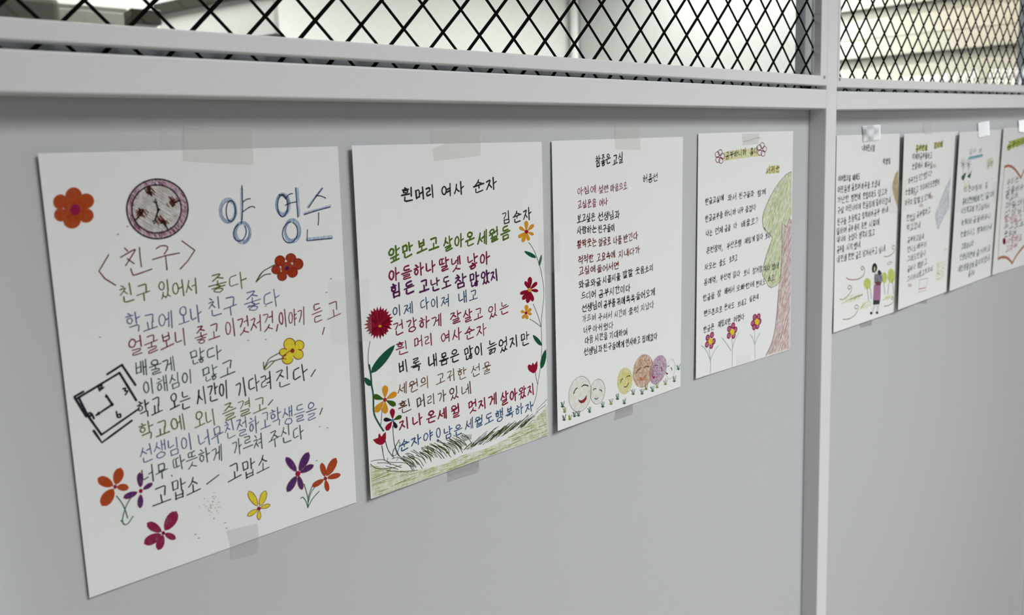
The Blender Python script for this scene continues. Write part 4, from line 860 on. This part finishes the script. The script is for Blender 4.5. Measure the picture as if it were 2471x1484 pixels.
for x, y, rx, ry, st in ((492, 765, 48, 72, ([(490, 820), (500, 900), (510, 1000)], [(525, 810), (538, 870), (540, 960)])), (710, 690, 36, 72, ([(705, 760), (712, 830), (716, 900)],)), (797, 665, 46, 96, ([(768, 760), (760, 830), (755, 900)], [(812, 710), (822, 800), (828, 890)]))):
    d = Draw(p); d.fill(Z9(arc(x, y, rx, ry, n=14)), yg, 0); d.hatch(Z9(arc(x, y, rx, ry, n=14)), 60, 3, 1.2, yl, 1)
    for s_ in st: d.line(Z9(s_), 1.3, ink((130, 108, 108)), 2)
    d.build('tree_drawing', R_)
for q in ([(160, 1030), (210, 940), (300, 900), (440, 890), (380, 970), (260, 1010)], [(390, 1100), (430, 1010), (540, 980), (550, 1040), (450, 1095)], [(680, 980), (740, 920), (835, 890), (835, 930), (740, 985)]):
    d = Draw(p); d.hatch(Z9(q), -20, 3, 2.2, ink((208, 212, 110), 'pencil'), 1)
    if q[0][0] == 160: d.line(Z9([(275, 965), (350, 935), (430, 908)]), 2, ink((150, 160, 120)), 2)
    d.build('grass_drawing', R_)
d = Draw(p); d.line(Z9([(745, 510), (765, 525), (810, 488), (770, 490), (745, 510)]), .8, ink((120, 120, 116)), 2); d.build('bird_drawing', R_)
d = Draw(p); q = zz(2000, 280, .18868, [(885, 690), (850, 740), (818, 840), (812, 920), (825, 1000), (850, 1080), (872, 1140), (885, 1180)]); d.fill(q, ink((196, 178, 138), 'marker'), 0); d.hatch(q, 80, 2.5, 1.5, ink((176, 150, 100), 'pencil'), 1); d.build('moon_drawing', R_, 'tan half round shape at the right edge')

p, R_ = poster([(2182, 323), (2311, 317), (2284, 704), (2167, 748)], 'poem sheet with a blue pencil sweep, second right of the post', left=(7, 8), low=2.5, right=.5, L=35)
p.sheet(R_)
d = Draw(p); Za = lambda pts: zz(2160, 280, .16848, pts); Zb = lambda pts: zz(2160, 510, .16848, pts)
d.fill(Za([(295, 425), (465, 415), (462, 492), (298, 498)]), ink((222, 216, 130), 'pencil'), 0); d.build('highlighter_mark', R_, 'yellow highlighter behind the title'); d = Draw(p); d.fill(Za([(557, 385), (680, 365), (682, 440), (560, 475)]), ink((216, 210, 100), 'pencil'), 0); d.build('highlighter_mark', R_, 'yellow highlighter behind the name')
T((110, 112, 50), 1.3, 15, '공부반을 2210 358 2238 356', 'olive title'); T((110, 112, 50), 1.3, 15, '감사해 2254 351 2275 347', 'olive name')
K6 = (46, 52, 50)
T(K6, .9, 15, '이제야공부를하고 2202 378 2249 375'); T(K6, .9, 15, '눈앞에서 2201 402 2226 398;배우실 2231 398 2250 398'); T(K6, .9, 15, '아무것도 2192 437 2215 430;안했다 2217 429 2249 417'); T(K6, .9, 15, '눈물흘리고 2185 464 2216 456;기다려라도안했어 2220 454 2267 438')
T(K6, .9, 15, '아무리 2184 490 2202 486;말할도 2205 485 2229 480;안해 2231 476 2246 471'); T(K6, .9, 15, '한번도 2188 527 2209 523;공부할라고 2212 520 2245 506'); T(K6, .9, 15, '학교갔네 2188 551 2221 542'); T(K6, .9, 14, '공부하고싶네 2190 580 2229 570')
T(K6, .9, 14, '언니도 2190 602 2210 598;배우러 2213 595 2236 589'); T(K6, .9, 14, '그래도한들나 2189 627 2234 609'); T(K6, .9, 14, '글씨나 2190 650 2209 643;편하고 2214 640 2237 631'); T(K6, .9, 14, '그시아내울고흐르네 2189 675 2250 648')
for x, y in ((2255, 400), (2208, 467), (2247, 475), (2223, 495), (2203, 531), (2221, 643), (2196, 688)):
    d = Draw(p)
    for k in range(4): d.line([(x - 4 + k * 2.2, y - 3), (x - 3 + k * 2.2, y + 1), (x - 4.5 + k * 2.2, y + 4)], 1.0, ink((168, 92, 104)), 3)
    d.build('red_correction', R_)
d = Draw(p)
q = Za([(798, 880), (740, 990), (700, 1080), (650, 1210), (600, 1340), (573, 1410), (580, 1484)]) + Zb([(590, 180), (600, 255), (630, 262), (650, 190), (700, 90), (745, 0)]) + Za([(780, 1300), (775, 1100)])
d.fill(q, ink((198, 204, 216), 'wash'), 0); d.hatch(q, -58, 4, 1.4, ink((134, 148, 184), 'pencil'), 1, 2); d.line(q[:9], 1, ink((150, 160, 190), 'pencil'), 2, False); d.build('kite_drawing', R_, 'blue pencil sweep')
d = Draw(p); d.hatch(Zb([(590, 740), (740, 690), (720, 820), (690, 980), (585, 990)]), 20, 4, 2.5, ink((214, 212, 150), 'pencil'), 0); d.build('yellow_smudge', R_); d = Draw(p); d.hatch(Zb(arc(722, 550, 28, 30, n=10)), 20, 4, 2.5, ink((214, 212, 140), 'pencil'), 0); d.build('yellow_smudge', R_)
d = Draw(p); d.line(Zb([(352, 980), (472, 955), (436, 1130), (335, 1162), (352, 980)]), 1.2, ink((202, 160, 172), 'crayon'), 1, False); d.line(Zb([(345, 1110), (385, 1105), (435, 1090)]), 1.8, ink((188, 112, 134)), 1); d.build('frame_drawing', R_, 'pink drawn rectangle')

p, R_ = poster([(2316, 319), (2420, 312), (2393, 664), (2291, 703)], 'poem sheet with slate blue writing and two drawn bulbs, third right of the post', left=(8, 7), low=2, right=.6, L=35)
p.sheet(R_)
Zc = lambda pts: zz(2290, 280, .14824, pts)
T((150, 152, 158), .9, 12, '감사 2339 367 2355 364;해 2363 363 2369 362', 'faint grey title'); T((110, 116, 118), .9, 13, '김도순 2382 398 2396 393'); K7 = (70, 92, 98)
T(K7, 1.0, 14, '이른아침에 2327 457 2369 450'); T(K7, 1.0, 14, '길 2378 447 2383 446'); T(K7, 1.1, 15, '봄이오면산에들에 2323 486 2363 478;진달래 2366 476 2399 466'); T(K7, 1.1, 15, '나도학교에 2320 509 2350 503;가고싶어서 2354 502 2387 496'); T(K7, 1.1, 15, '늦게나마 2320 537 2345 532;글을배우니 2348 531 2391 521')
T(K7, 1.1, 15, '눈물이나고 2318 566 2352 558;행복하다네 2358 556 2393 546'); T(K7, 1.1, 14, '고맙습니다 2320 595 2349 587'); T(K7, 1.1, 15, '선생님덕분에 2316 621 2352 612;즐거워요 2356 611 2390 598'); T(K7, 1.1, 15, '내인생봄날에 2312 650 2350 638;꽃이피었네 2353 636 2388 621'); T(K7, 1.1, 13, '좋구나 2337 662 2352 656')
d = Draw(p); d.line(Zc([(322, 690), (400, 676), (470, 660), (545, 640)]), 5.5, ink((150, 186, 196), 'marker'), 0); d.line(Zc([(340, 668), (440, 655), (540, 628)]), 2, ink((110, 150, 160)), 1); d.build('highlighter_mark', R_, 'pale blue underline'); d = Draw(p); d.hatch(Zc([(610, 700), (700, 670), (730, 740), (700, 860), (630, 870)]), 30, 3, 3, ink((224, 222, 170), 'pencil'), 0); d.build('highlighter_mark', R_, 'yellow smudge behind the name'); d = Draw(p); d.hatch(Zc([(240, 1080), (330, 1050), (370, 1100), (250, 1190), (215, 1230)]), -20, 4, 3, ink((228, 222, 160), 'pencil'), 0); d.build('highlighter_mark', R_, 'yellow smudge under the bulbs')
for cx, cy, k in ((230, 790, 0), (318, 790, 1)):
    d = Draw(p)
    for a in range(0, 360, 45): d.line(Zc([(cx, cy), (cx + 45 * math.cos(math.radians(a + 10)), cy - 20 + 85 * math.sin(math.radians(a + 10)))]), 1.3, ink((134, 130, 140)), 1, False)
    d.line(Zc([(cx, cy), (cx + 3, cy + 200)]), 1.5, ink((120, 128, 120)), 1, False)
    d.fill(Zc([(cx - 30, cy + 200), (cx + 35, cy + 130), (cx + 60, cy + 60) if k else (cx + 50, cy + 130), (cx + 25, cy + 220), (cx + 5, cy + 265 - 50 * k), (cx - 25, cy + 235 - 40 * k)]), ink((70, 98, 76), 'marker'), 2); d.build('plant_drawing', R_, 'dark green bulb with grey flower, %s' % ('left', 'right')[k])

tr, br = proj((2.0, -.002, .0205)), proj((1.985, -.002, -.2745))
p, R_ = poster([(2422, 309), tr, br, (2394, 664)], 'poem sheet with a brown drawn book outline, farthest right in view', left=(5, 4), low=1.5, right=.6, L=35)
p.sheet(R_)
Zd = lambda pts: zz(2290, 280, .14824, pts); Ze = lambda pts: zz(2290, 490, .14824, pts)
d = Draw(p); d.fill(Zd([(945, 480), (1020, 400), (1221, 340), (1330, 300), (1330, 400), (1221, 450), (950, 555)]), ink((186, 196, 100), 'marker'), 0); d.build('highlighter_mark', R_, 'green highlighter behind the title')
T((70, 84, 44), 1.5, 20, '공부하자 2431 353 2472 342;친구야 2478 340 2500 334', 'dark green title')
d = Draw(p); kb = ink((176, 122, 96), 'marker')
for s_ in (Zd([(905, 830), (960, 810), (1030, 830), (1100, 900), (1170, 1005)]), Zd([(1170, 1005), (1221, 890), (1290, 800), (1400, 760)]), Ze([(800, 905), (870, 880), (940, 890), (990, 930), (1030, 980)]), Ze([(1030, 980), (1100, 850), (1221, 700), (1330, 620)])): d.line(s_, 5.5, kb, 1)
d.line(Zd([(905, 830), (890, 1000), (868, 1240), (850, 1484)]) + Ze([(830, 300), (815, 600), (800, 905)]), 2.6, ink((196, 150, 136), 'marker'), 1); d.build('book_drawing', R_, 'brown outline of an open book')
for c, s_ in (((84, 104, 94), '우리는 2430 441 2458 431'), ((92, 100, 124), '글을배우러 2428 461 2480 449'), ((120, 64, 88), '학교에 2427 477 2456 471'), ((96, 40, 84), '매일매일 2427 496 2480 484'), ((130, 104, 84), '선생님과 2425 515 2480 501'), ((172, 62, 82), '함께읽고 2424 529 2466 526'), ((56, 84, 66), '쓰고또쓰고 2423 547 2482 537'), ((60, 58, 60), '웃으며 2423 566 2452 561'), ((170, 72, 92), '사랑해요 2430 582 2466 572'), ((166, 66, 88), '고마워 2427 601 2455 592')): T(c, 1.3, 15, s_)
d = Draw(p); d.fill(Ze(arc(900, 622, 26, 56, n=14)), ink((130, 24, 40)), 4); d.build('heart_drawing', R_, 'dark red blob at the start of a line')

# ------------------------------------------------------------------ adhesive tapes
def tape(q, dep, mat, label, n=8, name='adhesive_tape', wob=0.0, curl=0.0):
    """q: corners TL TR BR BL in the photograph; dep: heights (mm) off the panel at those corners"""
    Hm = homog(q); v = []; f = []; N = n + 1
    ph = random.uniform(0, 6)
    for j in range(N):
        for i in range(N):
            s_, t = i / n, j / n; a = Hm @ Vector((s_, t, 1)); z = (dep[0] * (1 - s_) + dep[1] * s_) * (1 - t) + (dep[3] * (1 - s_) + dep[2] * s_) * t
            z += wob * (math.sin(9 * s_ + ph) * math.sin(7 * t + ph * 2) + 1) * .5 + curl * max(0, t - .72) * 4
            v.append(hit(a.x / a.z, a.y / a.z, -z / 1000))
    for j in range(n):
        for i in range(n):
            a = j * N + i; f.append((a, a + N, a + N + 1, a + 1))
    return tag(link(name, v, f, mat), label, 'tape', 'pieces of adhesive tape holding the sheets')
tape([(443, 306), (611, 309), (613, 397), (444, 386)], (.9, .9, 1.5, 2.2), M_TAPE, 'wide matte tape over the top edge of the nearest sheet', wob=.1)
tape([(386, 313), (442, 330), (443, 361), (393, 362)], (.7, 1.0, 1.2, 1.0), M_CLEAR, 'small clear scrap of tape left of the wide tape on the nearest sheet', wob=.8)
tape([(1039, 314), (1161, 304), (1161, 374), (1048, 387)], (.6, .6, 1.8, 2.0), M_TAPE, 'matte tape over the top edge of the second sheet')
tape([(1484, 301), (1546, 299), (1546, 361), (1485, 359)], (.6, .6, 1.4, 1.5), M_TAPE, 'matte tape over the top edge of the egg faces sheet')
tape([(1791, 323), (1833, 321), (1832, 346), (1792, 350)], (1.4, 1.3, 1.4, 1.4), M_VEIL2, 'creased tape inside the top edge of the tree sheet', wob=.5)
tape([(548, 1279), (622, 1262), (627, 1331), (560, 1348)], (2.2, 2.0, .5, .5), M_VEIL2, 'matte tape across the bottom edge of the nearest sheet', curl=1.5)
tape([(1075, 1128), (1154, 1101), (1157, 1137), (1082, 1160)], (.15, .15, .4, .4), M_TAPEG, 'grey tape under the bottom edge of the second sheet', curl=1.5)
tape([(1484, 978), (1526, 963), (1528, 998), (1485, 1012)], (.15, .15, .4, .4), M_TAPEG, 'grey tape under the bottom edge of the egg faces sheet', curl=1.5)
tape([(1777, 857), (1813, 854), (1811, 872), (1777, 880)], (2.0, 2.0, 1.6, 1.6), M_VEIL, 'faint tape at the bottom edge of the tree sheet')
tape([(792, 676), (893, 672), (898, 822), (800, 829)], (1.6, 5.8, 5.8, 1.6), M_VEIL, 'clear tape bridging the gap between the first two sheets')
tape([(1300, 560), (1352, 556), (1354, 655), (1302, 660)], (1.6, 4.8, 4.8, 1.6), M_VEIL, 'clear tape bridging the gap between the second and third sheets')
tape([(2148, 438), (2190, 434), (2187, 510), (2146, 516)], (2.0, 8.6, 8.6, 2.0), M_VEIL, 'tape bridging the gap right of the woman drawing')
tape([(2288, 460), (2320, 456), (2318, 514), (2286, 520)], (2.0, 9.3, 9.3, 2.0), M_VEIL, 'tape bridging the gap left of the slate blue writing')
tape([(2396, 438), (2422, 435), (2420, 483), (2394, 488)], (2.0, 6.5, 6.5, 2.0), M_VEIL, 'tape bridging the gap left of the farthest sheet')
tape([(2081, 304), (2125, 301), (2124, 337), (2083, 342)], (1.3, 1.3, 1.7, 1.8), M_GLOSS, 'crinkled glossy tape on top of the woman drawing sheet', wob=.10, n=12)
tape([(2229, 297), (2250, 296), (2252, 322), (2230, 323)], (1, 1, 2.6, 2.8), M_TAPE, 'pale tape above the yellow titled sheet')
tape([(2360, 297), (2387, 292), (2388, 326), (2362, 332)], (1.5, 1.5, 2.1, 2.3), M_GLOSS, 'glossy tape on top of the slate blue sheet', wob=.10, n=12)
tape([(2458, 291), (2486, 287), (2486, 320), (2459, 318)], (1.5, 1.5, 2.6, 2.8), M_GLOSS, 'glossy tape on top of the farthest sheet', wob=.10, n=12)
tape([(2070, 764), (2105, 752), (2104, 784), (2076, 791)], (.3, .3, .5, .5), M_TAPEG, 'tape stub below the woman drawing sheet')
tape([(2217, 722), (2238, 714), (2236, 733), (2217, 732)], (.3, .3, .5, .5), M_TAPEG, 'tape stub below the yellow titled sheet')
tape([(2331, 684), (2346, 678), (2346, 690), (2333, 700)], (.3, .3, .5, .5), M_CLEAR, 'clear tape stub below the slate blue sheet')
